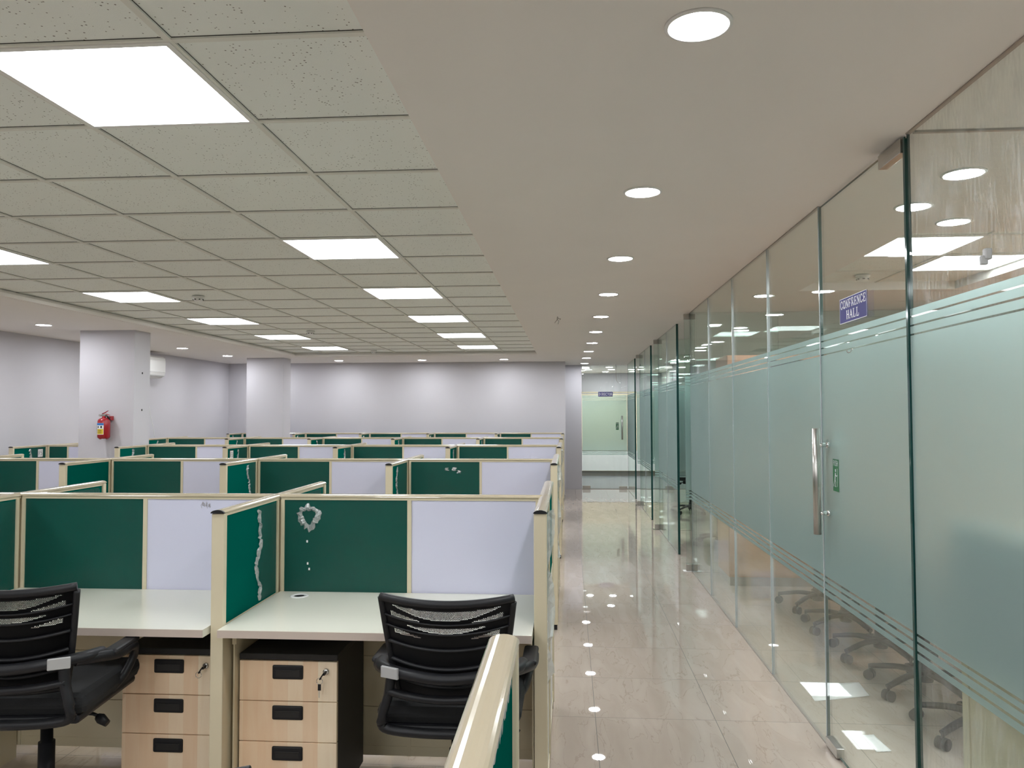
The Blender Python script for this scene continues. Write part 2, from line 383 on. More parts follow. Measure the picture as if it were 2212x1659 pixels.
# dark shadow gaps on the near side of the cross bars
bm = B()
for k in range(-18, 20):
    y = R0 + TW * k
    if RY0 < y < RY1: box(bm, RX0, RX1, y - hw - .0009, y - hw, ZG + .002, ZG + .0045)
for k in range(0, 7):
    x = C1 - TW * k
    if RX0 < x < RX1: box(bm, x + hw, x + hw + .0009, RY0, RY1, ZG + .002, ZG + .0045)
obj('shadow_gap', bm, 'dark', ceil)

# walls
tag(boxobj('wall_left', 'wall', None, XL - .2, XL, YN, YF + .2, 0, ZC), kind='structure', label='pale lavender-white wall on the left')
tag(boxobj('wall_back', 'wall', None, XL, -0.06, YF, YF + .25, 0, ZC), kind='structure', label='plain white wall at the far end of the cubicles')
tag(boxobj('wall_pillar', 'wall', None, -0.35, 0.262, 15.75, 16.3, 0, ZC), kind='structure', label='lavender-white return wall beside the far glass door')
tag(boxobj('wall_front', 'wall', None, XL, XR, YN - .2, YN, 0, ZC), kind='structure')
tag(boxobj('wall_right', 'cabin_wall', None, XR, XR + .2, YN, 20, 0, ZC), kind='structure')
tag(boxobj('wall_director', 'wall', None, -0.35, XR, 19.1, 19.3, 0, ZC), kind='structure', label='white wall at the back of the far cabin')
tag(boxobj('wall_director_left', 'cabin_wall', None, -0.35, 0.1, 16.3, 19.1, 0, ZC), kind='structure')
tag(boxobj('baseboard_back', 'skirt', None, -0.072, -0.058, YF + .001, YF + .25, 0, .04), kind='structure')
tag(boxobj('baseboard_director', 'skirt', None, 0.1, XR, 19.02, 19.1, 0, .13), kind='structure', label='brown tile skirting in the far cabin')
tag(boxobj('trim_1', 'skirt', None, 0.262, 1.17, 15.74, 15.80, 0, .006), kind='structure')
tag(boxobj('floor_carpet', 'carpet', None, 0.1, XR, 15.85, 19.02, 0.0, .008), kind='structure', label='grey floor of the far cabin')

# columns
def column(name, x0, x1, y0, y1, label):
    c = boxobj(name, 'wall', None, x0, x1, y0, y1, 0, ZC + .0)
    return tag(c, kind='structure', label=label)
CX0, CX1, CY = -5.617, -4.963, 8.60
column('wall_column', CX0, CX1, CY, 8.937, 'square white pillar carrying the red fire extinguisher')
column('wall_column_far', -5.541, -4.894, 13.1, 13.46, 'square white pillar at the far left by the back wall')
# small fixing holes on the pillar side
for y, z, q in ((8.77, 2.0, 'upper'), (8.77, 1.57, 'lower')):
    bm = B(); lathe(bm, [(.012, 0), (.012, .003), (.001, .003)], CX1, y, z, 12, 'x')
    tag(obj('screw_hole', bm, 'ink'), f'small dark fixing hole on the side of the near pillar, the {q} of two', 'hole')

# ------------------------------------------------------------------ lamps
def light_panel(x0, y0, label, group, wx=0.6, wy=0.6, z=None):
    t = thing('ceiling_light_panel', label, 'ceiling light', (x0 + wx / 2, y0 + wy / 2, ZG if z is None else z), 0, group)
    a, b = wx / 2, wy / 2
    bm = B()
    for q in ((-a, -a + .018, -b, b), (a - .018, a, -b, b), (-a + .018, a - .018, -b, -b + .018), (-a + .018, a - .018, b - .018, b)): box(bm, q[0], q[1], q[2], q[3], -.007, .006)
    obj('panel_frame', bm, 'ac', t)
    bm = B(); box(bm, -a + .018, a - .018, -b + .018, b - .018, -.0055, .002); obj('diffuser', bm, 'led', t)
    return t
rows = [-15, -12, -9, -6, -3, 0, 4, 7, 10, 13, 16]  # negative rows are unseen panels added behind the camera for brightness
PR = ['', '', '', '', '', 'largest and nearest to the camera', 'second from the camera', 'third from the camera', 'fourth from the camera', 'fifth from the camera', 'farthest from the camera']
for i, r in enumerate(rows):
    y = R0 + TW * r
    for col, side in ((1, 'right'), (5, 'left')):
        lab = f'square LED ceiling panel in the {side} row, {PR[i]}' if PR[i] else 'unseen square LED ceiling panel added behind the camera'
        light_panel(C1 - TW * col, y, lab, 'square LED panels in the tile ceiling')
light_panel(1.85, 4.67, 'square LED panel over the conference table, the nearer and more left of two', 'LED panels in the conference room', 0.58, 0.57)
light_panel(2.44, 5.25, 'square LED panel over the conference table, the farther and more right of two', 'LED panels in the conference room', 0.58, 0.56)

for q, l in (((2.5, .9), 'nearer'), ((2.5, -1.0), 'farther back')): light_panel(*q, 'unseen square LED panel added in the cabin beside the camera, ' + l, 'added LED panels beside the camera', z=ZC - .007)  # unseen panels added to brighten the frosted film from behind
light_panel(3.6, 3.4, 'square LED panel added in the conference room by its right wall', 'LED panels in the conference room', z=ZC - .007)  # added for more light behind the glass
def downlight(x, y, label, group, r=0.072):
    t = thing('downlight', label, 'ceiling light', (x, y, ZC), 0, group)
    bm = B(); lathe(bm, [(r + .012, 0), (r + .012, -.004), (r + .004, -.007), (r, -.005), (r, 0)], n=36); obj('trim_ring', bm, 'ac', t)
    bm = B(); lathe(bm, [(0.001, -.0045), (r, -.0045), (r, -.001)], n=36); obj('diffuser', bm, 'spot', t)
    return t
proto = downlight(0.328, 1.94, 'round downlight over the corridor, the largest and nearest the camera', 'downlights along the corridor')
for i in range(1, 10):
    dup(proto, (0.328 - (.012 if i > 6 else 0), 1.94 + 1.471 * i, ZC), 0, f'round downlight over the corridor, {ORD[i]} from the camera')
for i in range(1, 7): dup(proto, (0.328, 1.94 - 1.471 * i, ZC), 0, 'unseen round downlight added over the corridor behind the camera')  # unseen extras added to brighten the corridor from behind the camera
for i, y in enumerate((5.0, 6.5, 8.0, 9.5, 11.03, 12.55, 14.0)):
    lb = {2: 'round downlight over the left aisle, left of the near pillar', 4: 'round downlight over the left aisle, just right of the near pillar', 5: 'round downlight over the left aisle, farther one right of the near pillar'}.get(i, 'round downlight over the left aisle out of view')
    dup(proto, (-5.64, y, ZC), 0, lb)['group'] = 'downlights over the left aisle'
for i, x in enumerate((-4.16, -2.63, -1.15)):
    dup(proto, (x, 13.9, ZC), 0, f'round downlight before the far wall, {["leftmost", "middle one", "rightmost"][i]} of three')['group'] = 'downlights before the far wall'
CONF = [((1.60, 3.25), 'highest and nearest'), ((1.62, 3.76), 'second from the camera, by the door edge'), ((1.61, 6.55), 'farthest, beyond the wiped pane')]
for p, l in CONF: dup(proto, (*p, ZC), 0, 'round downlight inside the conference room, ' + l)['group'] = 'downlights in the glass cabins'
dup(proto, (1.954, 4.08, ZC), 0, 'round downlight inside the conference room above the LED panel')['group'] = 'downlights in the glass cabins'
for p, l in (((1.95, 9.0), 'second glass cabin, added unseen near its door'), ((3.3, 9.0), 'second glass cabin, added unseen deeper in'), ((1.95, 11.7), 'third glass cabin, added unseen near its door'), ((3.3, 12.0), 'third glass cabin, added unseen deeper in'), ((1.95, 14.5), 'fourth glass cabin, added unseen'), ((0.86, 16.5), 'far cabin, nearer its door'), ((0.86, 18.3), 'far cabin, near its back wall'), ((2.4, 16.7), 'far cabin, added unseen behind the glass wall, nearer'), ((2.4, 18.2), 'far cabin, added unseen behind the glass wall, farther'), ((0.45, 17.4), 'far cabin, added unseen close to its left wall'), ((3.7, 4.6), 'conference room, added unseen by the right wall'), ((3.6, 2.0), 'cabin beside the camera, added unseen'), ((2.2, 1.0), 'cabin beside the camera, added unseen near the glass'), ((2.2, -.6), 'cabin beside the camera, added unseen behind'), ((3.6, .4), 'cabin beside the camera, added unseen deeper in'), ((3.7, 3.2), 'conference room, added unseen by the right wall, nearer'), ((3.7, 6.1), 'conference room, added unseen by the right wall, farther'), ((3.9, 10.0), 'second glass cabin, added unseen by its right wall'), ((3.9, 11.0), 'third glass cabin, added unseen by its right wall'), ((.95, 17.4), 'far cabin, added unseen in its middle'), ((1.6, 17.4), 'far cabin, added unseen right of its middle'), ((2.8, 14.5), 'fourth glass cabin, added unseen deeper in')):
    dup(proto, (*p, ZC), 0, 'round downlight in the ' + l)['group'] = 'downlights in the glass cabins'  # besides two far-cabin lamps, these are unseen and added to brighten the cabins

def smoke(x, y, z, label):
    t = thing('smoke_detector', label, 'smoke detector', (x, y, z), 0, 'smoke detectors')
    bm = B(); lathe(bm, [(.001, 0), (.052, 0), (.052, -.012), (.048, -.016), (.001, -.016)], n=28); obj('base', bm, 'ac', t)
    bm = B(); lathe(bm, [(.04, -.016), (.043, -.03), (.03, -.042), (.001, -.043)], n=28); obj('cover', bm, 'ac', t)
    bm = B()
    for a in range(7):
        c, s = math.cos(a * .9), math.sin(a * .9); box(bm, c * .036 - .008, c * .036 + .008, s * .036 - .008, s * .036 + .008, -.034, -.026)
    obj('vent_slot', bm, 'dark', t)
smoke(-3.21, 6.55, ZG - .002, 'white smoke detector on the tile ceiling, nearest of three')
smoke(-3.19, 9.45, ZG - .002, 'white smoke detector on the tile ceiling, middle of three')
smoke(-3.16, 12.5, ZG - .002, 'white smoke detector on the tile ceiling, farthest of three')
smoke(2.2, 5.98, ZG - .002, 'white smoke detector on the conference room ceiling behind glass')
# bare wires from the ceiling
bm = B()
tube(bm, curve([(0, 0, 0), (.004, 0, -.02), (-.02, .01, -.05), (-.03, .01, -.065)]), .003, 6)
tube(bm, curve([(0, 0, 0), (-.005, 0, -.025), (.012, .01, -.045), (.004, .01, -.075)]), .003, 6)
tube(bm, curve([(0, 0, -.02), (.03, 0, -.022), (.02, 0, -.035)]), .003, 6)
tag(obj('ceiling_wire', bm, 'skirt', None, (-.105, 7.8, ZC)), 'bare twisted wire ends poking out of the corridor ceiling', 'wire')
bm = B(); tube(bm, curve([(0, 0, 0), (.01, 0, -.08), (.005, 0, -.2), (.02, 0, -.32), (.045, 0, -.37)]), .005, 6)
tag(obj('hanging_cable', bm, 'skirt', None, (.93, 15.5, ZC)), 'thin black cable hanging from the ceiling before the far glass door', 'cable')

# ------------------------------------------------------------------ lettering
GL = {  # thick strokes ('k') and thin strokes ('n'), unit box 0..1, serifs as thin strokes
    'C': [('k', [(.86, .78), (.72, .95), (.45, 1), (.2, .86), (.1, .5), (.2, .14), (.45, 0), (.74, .06), (.9, .24)]), ('n', [(.88, .98), (.88, .68)])],
    'O': [('k', [(.5, 1), (.2, .88), (.08, .5), (.2, .12), (.5, 0), (.8, .12), (.92, .5), (.8, .88), (.5, 1)])],
    'N': [('n', [(.18, 0), (.18, 1)]), ('k', [(.18, 1), (.84, 0)]), ('n', [(.84, 0), (.84, 1)]), ('n', [(.02, 1), (.3, 1)]), ('n', [(.7, 1), (.99, 1)]), ('n', [(.04, 0), (.32, 0)])],
    'F': [('k', [(.25, 0), (.25, 1)]), ('n', [(.08, 1), (.85, 1), (.85, .75)]), ('n', [(.25, .5), (.65, .5)]), ('n', [(.65, .62), (.65, .38)]), ('n', [(.08, 0), (.45, 0)])],
    'R': [('k', [(.22, 0), (.22, 1)]), ('k', [(.22, 1), (.6, 1), (.78, .88), (.8, .72), (.62, .53), (.22, .52)]), ('k', [(.52, .52), (.86, 0)]), ('n', [(.05, 1), (.3, 1)]), ('n', [(.05, 0), (.4, 0)]), ('n', [(.8, 0), (1, 0)])],
    'E': [('k', [(.25, 0), (.25, 1)]), ('n', [(.08, 1), (.85, 1), (.85, .75)]), ('n', [(.25, .5), (.65, .5)]), ('n', [(.65, .62), (.65, .38)]), ('n', [(.08, 0), (.88, 0), (.88, .26)])],
    'H': [('k', [(.2, 0), (.2, 1)]), ('k', [(.8, 0), (.8, 1)]), ('n', [(.2, .52), (.8, .52)]), ('n', [(.04, 1), (.36, 1)]), ('n', [(.64, 1), (.96, 1)]), ('n', [(.04, 0), (.36, 0)]), ('n', [(.64, 0), (.96, 0)])],
    'A': [('n', [(.12, 0), (.5, 1)]), ('k', [(.5, 1), (.88, 0)]), ('n', [(.28, .36), (.72, .36)]), ('n', [(0, 0), (.26, 0)]), ('n', [(.7, 0), (1, 0)])],
    'L': [('k', [(.3, 0), (.3, 1)]), ('n', [(.12, 1), (.5, 1)]), ('n', [(.12, 0), (.88, 0), (.88, .28)])],
    'D': [('k', [(.22, 0), (.22, 1)]), ('k', [(.22, 1), (.58, .98), (.82, .82), (.9, .5), (.82, .18), (.58, .02), (.22, 0)]), ('n', [(.05, 1), (.3, 1)]), ('n', [(.05, 0), (.3, 0)])],
    'I': [('k', [(.5, 0), (.5, 1)]), ('n', [(.3, 1), (.7, 1)]), ('n', [(.3, 0), (.7, 0)])],
    'T': [('k', [(.5, 0), (.5, 1)]), ('n', [(.1, .74), (.1, 1), (.9, 1), (.9, .74)]), ('n', [(.33, 0), (.67, 0)])],
    'P': [('k', [(.2, 0), (.2, 1), (.65, 1), (.8, .85), (.8, .65), (.65, .5), (.2, .5)])],
    'U': [('k', [(.15, 1), (.15, .25), (.3, .03), (.7, .03), (.85, .25), (.85, 1)])],
    'S': [('k', [(.85, .85), (.65, 1), (.3, 1), (.15, .85), (.15, .65), (.8, .42), (.85, .2), (.7, 0), (.3, 0), (.12, .18)])],
    'h': [('k', [(.15, 0), (.15, 1)]), ('k', [(.85, 0), (.85, 1)]), ('k', [(.15, .5), (.85, .5)])],
    'f': [('k', [(.2, 0), (.2, 1), (.85, 1)]), ('k', [(.2, .52), (.7, .52)])],
    '5': [('k', [(.8, 1), (.25, 1), (.2, .55), (.6, .62), (.84, .45), (.84, .2), (.6, 0), (.15, .06)])],
    '3': [('k', [(.15, .95), (.6, 1), (.8, .8), (.7, .58), (.4, .52), (.75, .46), (.85, .22), (.6, 0), (.12, .06)])],
}
def stroke(bm, pts, wd, put):
    for a, b in zip(pts, pts[1:]):
        a, b = Vector(a), Vector(b); d = (b - a)
        if d.length < 1e-9: continue
        d = d.normalized() * wd / 2; n = Vector((-d.y, d.x))
        a = a - d * .6; b = b + d * .6
        bm.faces.new([bm.verts.new(put(*p)) for p in (a + n, a - n, b - n, b + n)])
def word(bm, txt, x0, z0, x1, z1, put, thick=.17, thin=.09, gap=.12):
    n = len(txt); cw = (x1 - x0) / (n + (n - 1) * gap); h = z1 - z0
    for i, ch in enumerate(txt):
        ox = x0 + i * cw * (1 + gap)
        for kd, pts in GL[ch]:
            stroke(bm, [(ox + p[0] * cw, z0 + p[1] * h) for p in pts], (thick if kd == 'k' else thin) * min(cw, h), put)

# ------------------------------------------------------------------ glass partition
ZCB = ZC - 0.0
FILM = [(EYE - .836, EYE - .815), (EYE - .806, EYE - .783), (EYE - .774, EYE - .757), (EYE - .748, EYE + .262), (EYE + .268, EYE + .293), (EYE + .299, EYE + .324), (EYE + .330, EYE + .354)]
def pane(bm, a0, a1, z0, z1, axis, pos, th=.011):
    """glass sheet, clear faces material 0, polished edges material 1"""
    n0 = len(bm.faces)
    if axis == 'x': box(bm, pos - th / 2, pos + th / 2, a0, a1, z0, z1)
    else: box(bm, a0, a1, pos - th / 2, pos + th / 2, z0, z1)
    bm.faces.ensure_lookup_table()
    for f in bm.faces[n0:]:
        c = f.normal if f.normal.length else None
        f.normal_update(); nn = f.normal
        f.material_index = 0 if abs(nn.x if axis == 'x' else nn.y) > .9 else 1
def film_bands(bm, a0, a1, axis, pos):
    for z0, z1 in FILM:
        if axis == 'x': box(bm, pos, pos + .0004, a0, a1, z0, z1)
        else: box(bm, a0, a1, pos, pos + .0004, z0, z1)
def glass_sheet(name, a0, a1, label, axis='x', pos=XG, gm='glass', film=True, z0=.004, z1=None, kind='structure'):
    bm = B(); pane(bm, a0 + .002, a1 - .002, z0, z1 or ZC - .003, axis, pos)
    o = tag(obj(name, bm, [gm, 'edgeglass']), label, kind=kind)
    if film:
        bm = B(); film_bands(bm, a0 + .003, a1 - .003, axis, pos - .0066); obj('frosted_film', bm, 'frost', o)
    return o
def joint(parent, y):
    bm = B(); box(bm, XG - .0078, XG + .0078, y - .004, y + .004, .005, ZC - .0045); return obj('silicone_joint', bm, 'joint', parent)
wins = [(-8.9, 1.6, 'glass'), (1.6, 2.765, 'glass_dusty'), (3.725, 4.685, 'glass'), (4.685, 5.68, 'glass'), (5.68, 6.64, 'glass'), (6.64, 7.63, 'glass'),
        (8.56, 9.45, 'glass'), (9.45, 10.33, 'glass'), (11.25, 12.15, 'glass'), (12.15, 13.02, 'glass'), (13.92, 15.74, 'glass')]
names = ['frameless glass pane beside the camera', 'glass pane right of the conference door with wiped dust marks', 'first fixed glass pane left of the conference door', 'second fixed glass pane left of the conference door', 'third fixed glass pane left of the conference door', 'fixed glass pane beside the second cabin door',
         'nearer fixed glass pane of the second cabin', 'farther fixed glass pane of the second cabin', 'nearer fixed glass pane of the third cabin', 'farther fixed glass pane of the third cabin', 'last fixed glass pane before the far door']
for i, ((a, b, g), l) in enumerate(zip(wins, names)):
    o = glass_sheet(f'window_{i + 1}', a, b, l, gm=g)
    if i in (2, 3, 4, 6, 8): joint(o, b)
    if i == 2: joint(o, a - .001)
# cross partitions between the cabins
for i, y in enumerate((2.74, 7.60, 10.30, 12.99)):
    if i == 0: continue
    glass_sheet(f'window_{12 + i}', XG + .012, XR, 'glass cross wall between two cabins', axis='y', pos=y)
# thin dark channel where glass meets ceiling and floor
bm = B()
for a, b, g in wins:
    box(bm, XG - .008, XG + .008, a, b, ZC - .004, ZC + .001); box(bm, XG - .008, XG + .008, a, b, 0.0, .005)
box(bm, XG + .01, XR, 2.735, 2.75, ZC - .008, ZC + .001)
tag(obj('trim_2', bm, 'skirt'), kind='structure', label='thin channel holding the glass panes')

def patch(parent, along, a0, a1, pos, z0, z1, nm='patch_fitting'):
    bm = B()
    if along == 'y': box(bm, pos - .017, pos + .017, a0, a1, z0, z1, bev=.002); box(bm, pos - .0175, pos + .0175, a0 + .008, a1 - .008, (z0 + z1) / 2 - .0008, (z0 + z1) / 2 + .0008)
    else: box(bm, a0, a1, pos - .017, pos + .017, z0, z1, bev=.002); box(bm, (a0 + a1) / 2 - .002, (a0 + a1) / 2 + .002, pos - .0175, pos + .0175, z0, z1)
    return obj(nm, bm, 'steel', parent)
def pull(parent, axis, pos, a, z0, z1, r=.0165, off=.062):
    """vertical bar handle on both sides of a door"""
    for s in (-1, 1):
        bm = B(); d = pos + s * off
        P = (lambda z, q: (q, a, z)) if axis == 'x' else (lambda z, q: (a, q, z))
        c = P(0, d); lathe(bm, [(r, z0), (r, z1)], c[0], c[1], 0, 24)
        h = obj('pull_handle', bm, 'steel', parent)
        bm = B()
        for z in (z0 + .095, z1 - .075):
            tube(bm, [P(z, pos + s * .0065), P(z, d)], .0095, 14)
            tube(bm, [P(z, pos + s * .0062), P(z, pos + s * .016)], .013, 16)
        obj('standoff', bm, 'chrome', h)
# conference door (closed), glass leaf
d1 = thing('door_1', 'closed frameless glass conference room door with steel bar handle', kind='structure')
bm = B(); pane(bm, 2.785, 3.715, .012, ZC - .01, 'x', XG); obj('glass_leaf', bm, ['glass', 'edgeglass'], d1)
bm = B(); film_bands(bm, 2.787, 3.713, 'x', XG - .0066); obj('frosted_film', bm, 'frost', d1)
patch(d1, 'y', 2.79, 2.985, XG, ZC - .06, ZC - .008); patch(d1, 'y', 2.79, 2.96, XG, .012, .06); patch(d1, 'y', 3.565, 3.712, XG, .008, .05, 'corner_lock')
pull(d1, 'x', XG, 3.63, EYE - .548, EYE - .072)
bm = B(); box(bm, XG - .011, XG - .0065, 2.768, 2.783, .01, ZC - .01); obj('edge_seal', bm, 'edgeglass', d1)
# open leaves of the other cabins, turned into the rooms
for i, yh in enumerate((7.665, 10.365, 13.05)):
    d = thing(f'door_{i + 2}', f'open frameless glass door of the {["second", "third", "fourth"][i]} cabin, swung inwards', kind='structure')
    bm = B(); pane(bm, XG - .055, XG + .84, .012, ZC - .01, 'y', yh); obj('glass_leaf', bm, ['glass', 'edgeglass'], d)
    bm = B(); film_bands(bm, XG - .053, XG + .838, 'y', yh - .0066); obj('frosted_film', bm, 'frost', d)
    patch(d, 'x', XG - .06, XG + .055, yh, ZC - .062, ZC - .008); patch(d, 'x', XG - .06, XG + .065, yh, .006, .07)
    bm = B(); lathe(bm, [(.006, ZC - .01), (.006, ZC)], XG, yh, 0, 10); obj('pivot', bm, 'steel', d)
    boxobj('floor_plate', 'paper' if i == 0 else 'chrome', d, XG - .085, XG + .085, yh - .035, yh + .045, 0.001, .005)
    pull(d, 'y', yh, XG + .76, EYE - .548, EYE - .072)
    bm = B()
    box(bm, XG - .014, XG + .010, yh + .866, yh + .876, .006, ZC - .004)
    obj('jamb_edge', bm, 'edgeglass', d)
# far glass door
d5 = thing('door_5', 'frameless glass door at the far end of the corridor, cream screen behind', kind='structure')
bm = B(); pane(bm, 0.27, 1.165, .012, ZC - .01, 'y', 15.77); obj('glass_leaf', bm, ['glass', 'edgeglass'], d5)
bm = B(); film_bands(bm, 0.272, 1.163, 'y', 15.7634); obj('frosted_film', bm, 'frost', d5)
patch(d5, 'x', .275, .43, 15.77, ZC - .08, ZC - .03); patch(d5, 'x', .275, .43, 15.77, .01, .07); patch(d5, 'x', 1.0, 1.16, 15.77, .01, .06, 'corner_lock')
pull(d5, 'y', 15.77, 1.066, EYE - .53, EYE - .055)

# signs
bm = B(); box(bm, XG - .0085, XG - .0065, 3.143, 3.447, EYE + .379, EYE + .483)
sg = tag(obj('door_sign', bm, 'blue_sign'), 'blue sign with white serif lettering CONFRENCE HALL on the glass door', 'sign')
bm = B(); put = lambda u, v: (XG - .0088, 3.447 - u, EYE + .379 + v)
word(bm, 'CONFRENCE', .008, .062, .296, .094, put, .20, .10, .1); word(bm, 'HALL', .078, .014, .222, .048, put, .20, .11, .1)
for q in (((0, 0), (.304, 0)), ((0, .104), (.304, .104)), ((0, 0), (0, .104)), ((.304, 0), (.304, .104))): stroke(bm, q, .002, put)
obj('lettering', bm, 'sign_white', sg)
bm = B(); box(bm, .595, .885, 15.757, 15.763, EYE + .331, EYE + .424)
sg = tag(obj('door_sign', bm, 'blue_sign'), 'small dark blue sign lettered DIRECTOR on the far door', 'sign')
bm = B(); word(bm, 'DIRECTOR', .605, EYE + .352, .875, EYE + .404, lambda u, v: (u, 15.7565, v), .24, .13, .1); obj('lettering', bm, 'sign_white', sg)
def push_sticker(put, base, label):
    sg = tag(obj('push_sticker', base, 'green_sign'), label, 'sticker')
    bm = B(); word(bm, 'PUSh', .006, .112, .064, .134, put, .2, .2, .16)
    stroke(bm, [(.058, .022), (.058, .1)], .003, put)
    for pts, wd in (([(.034, .088), (.034, .094)], .010), ([(.032, .078), (.026, .052)], .009), ([(.032, .074), (.045, .066), (.054, .07)], .004), ([(.026, .052), (.036, .04), (.032, .022), (.038, .021)], .005), ([(.026, .052), (.018, .038), (.01, .024), (.015, .021)], .005)): stroke(bm, pts, wd, put)
    obj('lettering', bm, 'sign_white', sg)
bm = B(); box(bm, XG - .0086, XG - .0074, 3.5, 3.572, EYE - .346, EYE - .206)
push_sticker(lambda u, v: (XG - .0090, 3.572 - u, EYE - .346 + v), bm, 'green PUSH sticker with walking figure beside the conference door handle')
bm = B(); box(bm, .945, 1.0, 15.7605, 15.762, EYE - .335, EYE - .19)
push_sticker(lambda u, v: (.945 + u * .78, 15.760, EYE - .335 + v), bm, 'green PUSH sticker beside the handle of the far door')
# small stick-on hook on the glass and one on the right pane
bm = B(); tube(bm, curve([(0, 0, 0), (-.008, 0, -.012), (-.016, 0.004, -.014), (-.02, .006, -.004)]), .0025, 8)
tag(obj('adhesive_hook', bm, 'chrome', None, (XG - .008, 3.31, EYE + .262)), 'tiny clear adhesive hook under the blue conference sign', 'hook')
bm = B(); box(bm, -.02, 0, -.009, .009, -.016, .016, bev=.004); box(bm, -.03, -.01, -.006, .006, -.03, -.004, bev=.003)
tag(obj('adhesive_hook', bm, 'plate', None, (XG - .007, 2.24, EYE + .438)), 'small grey hook stuck on the glass pane right of the door', 'hook')

# ------------------------------------------------------------------ inside the cabins
cb = thing('storage_cabinet', 'tall brown wooden storage cabinet behind the conference room glass', 'cabinet', (2.9, 7.3, 0))
boxobj('body', 'walnut', cb, -1.5, 1.5, -.27, .24, .08, 2.03); boxobj('plinth', 'skirt', cb, -1.49, 1.49, -.25, .23, 0, .08)
for k in range(5):
    d = boxobj('door', 'walnut', cb, -1.5 + .6 * k + .003, -1.5 + .6 * (k + 1) - .003, -.29, -.271, .1, 2.02)
    boxobj('handle', 'steel', d, -1.5 + .6 * k + (.53 if k % 2 == 0 else .04), -1.5 + .6 * k + (.55 if k % 2 == 0 else .06), -.315, -.29, 1.0, 1.16)
boxobj('display_screen', 'dark', None, 1.75, 2.75, 6.96, 7.0, 1.35, 1.98)
tag(bpy.data.objects['display_screen'], 'dark flat screen in front of the brown cabinet behind the glass', 'screen')
tb = thing('conference_table', 'long brown conference table behind the frosted glass', 'table', (2.95, 5.1, 0))
boxobj('tabletop', 'walnut', tb, -.62, .62, -1.55, 1.55, .72, .76, bev=.006)
for y in (-1.2, 0, 1.2): boxobj('pedestal', 'walnut', tb, -.35, .35, y - .03, y + .03, 0, .72)
boxobj('modesty_panel', 'walnut', tb, -.02, .02, -1.17, 1.17, .12, .7)

# cream and green screen close behind the glass beside the camera
def cap_prof(c, wd=.05, rise=.012, z=None):
    z = ZT - rise if z is None else z
    return [(c + wd / 2 * math.cos(a), z + rise * math.sin(a)) for a in [math.pi * i / 12 for i in range(13)]]
sc = thing('partition_screen', 'cream and green cubicle screen standing right behind the frosted glass', 'partition', (0, 0, 0))
X9 = 1.30
boxobj('end_post', 'cream', sc, X9 - .025, X9 + .025, 2.64, 2.68, .02, ZT - .012)
boxobj('lower_panel', 'cream', sc, X9 - .02, X9 + .02, -3.5, 2.64, .05, .75); boxobj('green_panel', 'green', sc, X9 - .018, X9 + .018, -3.5, 2.635, .755, ZT - .03)
bm = B(); prism(bm, cap_prof(X9), 'y', -3.5, 2.68); obj('top_cap', bm, 'cap', sc)

# far cabin cream screen with cap
sc = thing('partition_screen', 'tall cream screen with rounded cap seen behind the far door', 'partition', (0, 0, 0))
boxobj('panel', 'cream', sc, .12, 3.4, 18.94, 18.98, .62, 1.98); boxobj('lower_panel', 'ac', sc, .12, 3.4, 18.94, 18.98, .14, .61)
bm = B(); prism(bm, [(18.96 + .03 * math.cos(math.pi * i / 8), 2.0 + .035 * math.sin(math.pi * i / 8)) for i in range(9)], 'x', .12, 3.4); obj('top_cap', bm, 'cap', sc)
boxobj('foot_rail', 'cream', sc, .12, 3.4, 18.94, 18.98, .131, .14)

# papers on the conference room floor
def sheet(pts, label, name='paper_sheet'):
    bm = B(); n = 6; V = {}
    for i in range(n + 1):
        for j in range(n + 1):
            u, v = i / n, j / n
            p = (Vector(pts[0]) * (1 - u) + Vector(pts[1]) * u) * (1 - v) + (Vector(pts[3]) * (1 - u) + Vector(pts[2]) * u) * v
            V[i, j] = bm.verts.new((p.x, p.y, .003 + random.random() * .003))
    for i in range(n):
        for j in range(n): bm.faces.new((V[i, j], V[i + 1, j], V[i + 1, j + 1], V[i, j + 1])).smooth = True
    r = bmesh.ops.extrude_face_region(bm, geom=bm.faces[:])
    for v in [e for e in r['geom'] if isinstance(e, bmesh.types.BMVert)]: v.co.z -= .0012
    tag(obj(name, bm, 'paper'), label, 'paper')
sheet([(1.285, 4.27), (1.60, 4.37), (1.62, 4.58), (1.30, 4.53)], 'white sheet of paper lying on the floor behind the glass door')
sheet([(1.366, 3.66), (1.435, 3.67), (1.425, 3.85), (1.369, 3.84)], 'narrow white paper strip on the floor behind the glass door')

# ------------------------------------------------------------------ cubicle screens
rnd = random.Random(3)
def ragged(bm, y_edge, y_end, z0, z1, x, side=1, wob=.02, seed=0):
    """protective film sheet on a divider: ragged edge at y_edge, reaching to y_end"""
    r = random.Random(seed); n = 46; L = []; off = 0
    for i in range(n + 1):
        z = z1 + (z0 - z1) * i / n
        off += r.uniform(-.008, .008); off *= .93
        L.append((y_edge + off + wob * math.sin(i * .21 + seed), z))
    A = [bm.verts.new((x, y, z)) for y, z in L]; Bv = [bm.verts.new((x, y_end, z)) for y, z in L]
    for i in range(n): bm.faces.new((A[i], A[i + 1], Bv[i + 1], Bv[i]))
    return L
def curl(bm, L, x, side, seed, wd=.03, depth=.014):
    """crumpled strip of film hanging along the ragged edge"""
    r = random.Random(seed + 50); prev = None
    for y, z in L:
        w0 = wd * (0.25 + .9 * r.random()); row = []
        for j in range(5):
            t = j / 4
            row.append(bm.verts.new((x + side * (0.001 + depth * math.sin(math.pi * t) * r.uniform(.3, 1)), y - w0 * (t - .35) + r.uniform(-.002, .002), z + r.uniform(-.004, .004))))
        if prev:
            for j in range(4): bm.faces.new((prev[j], row[j], row[j + 1], prev[j + 1]))
        prev = row
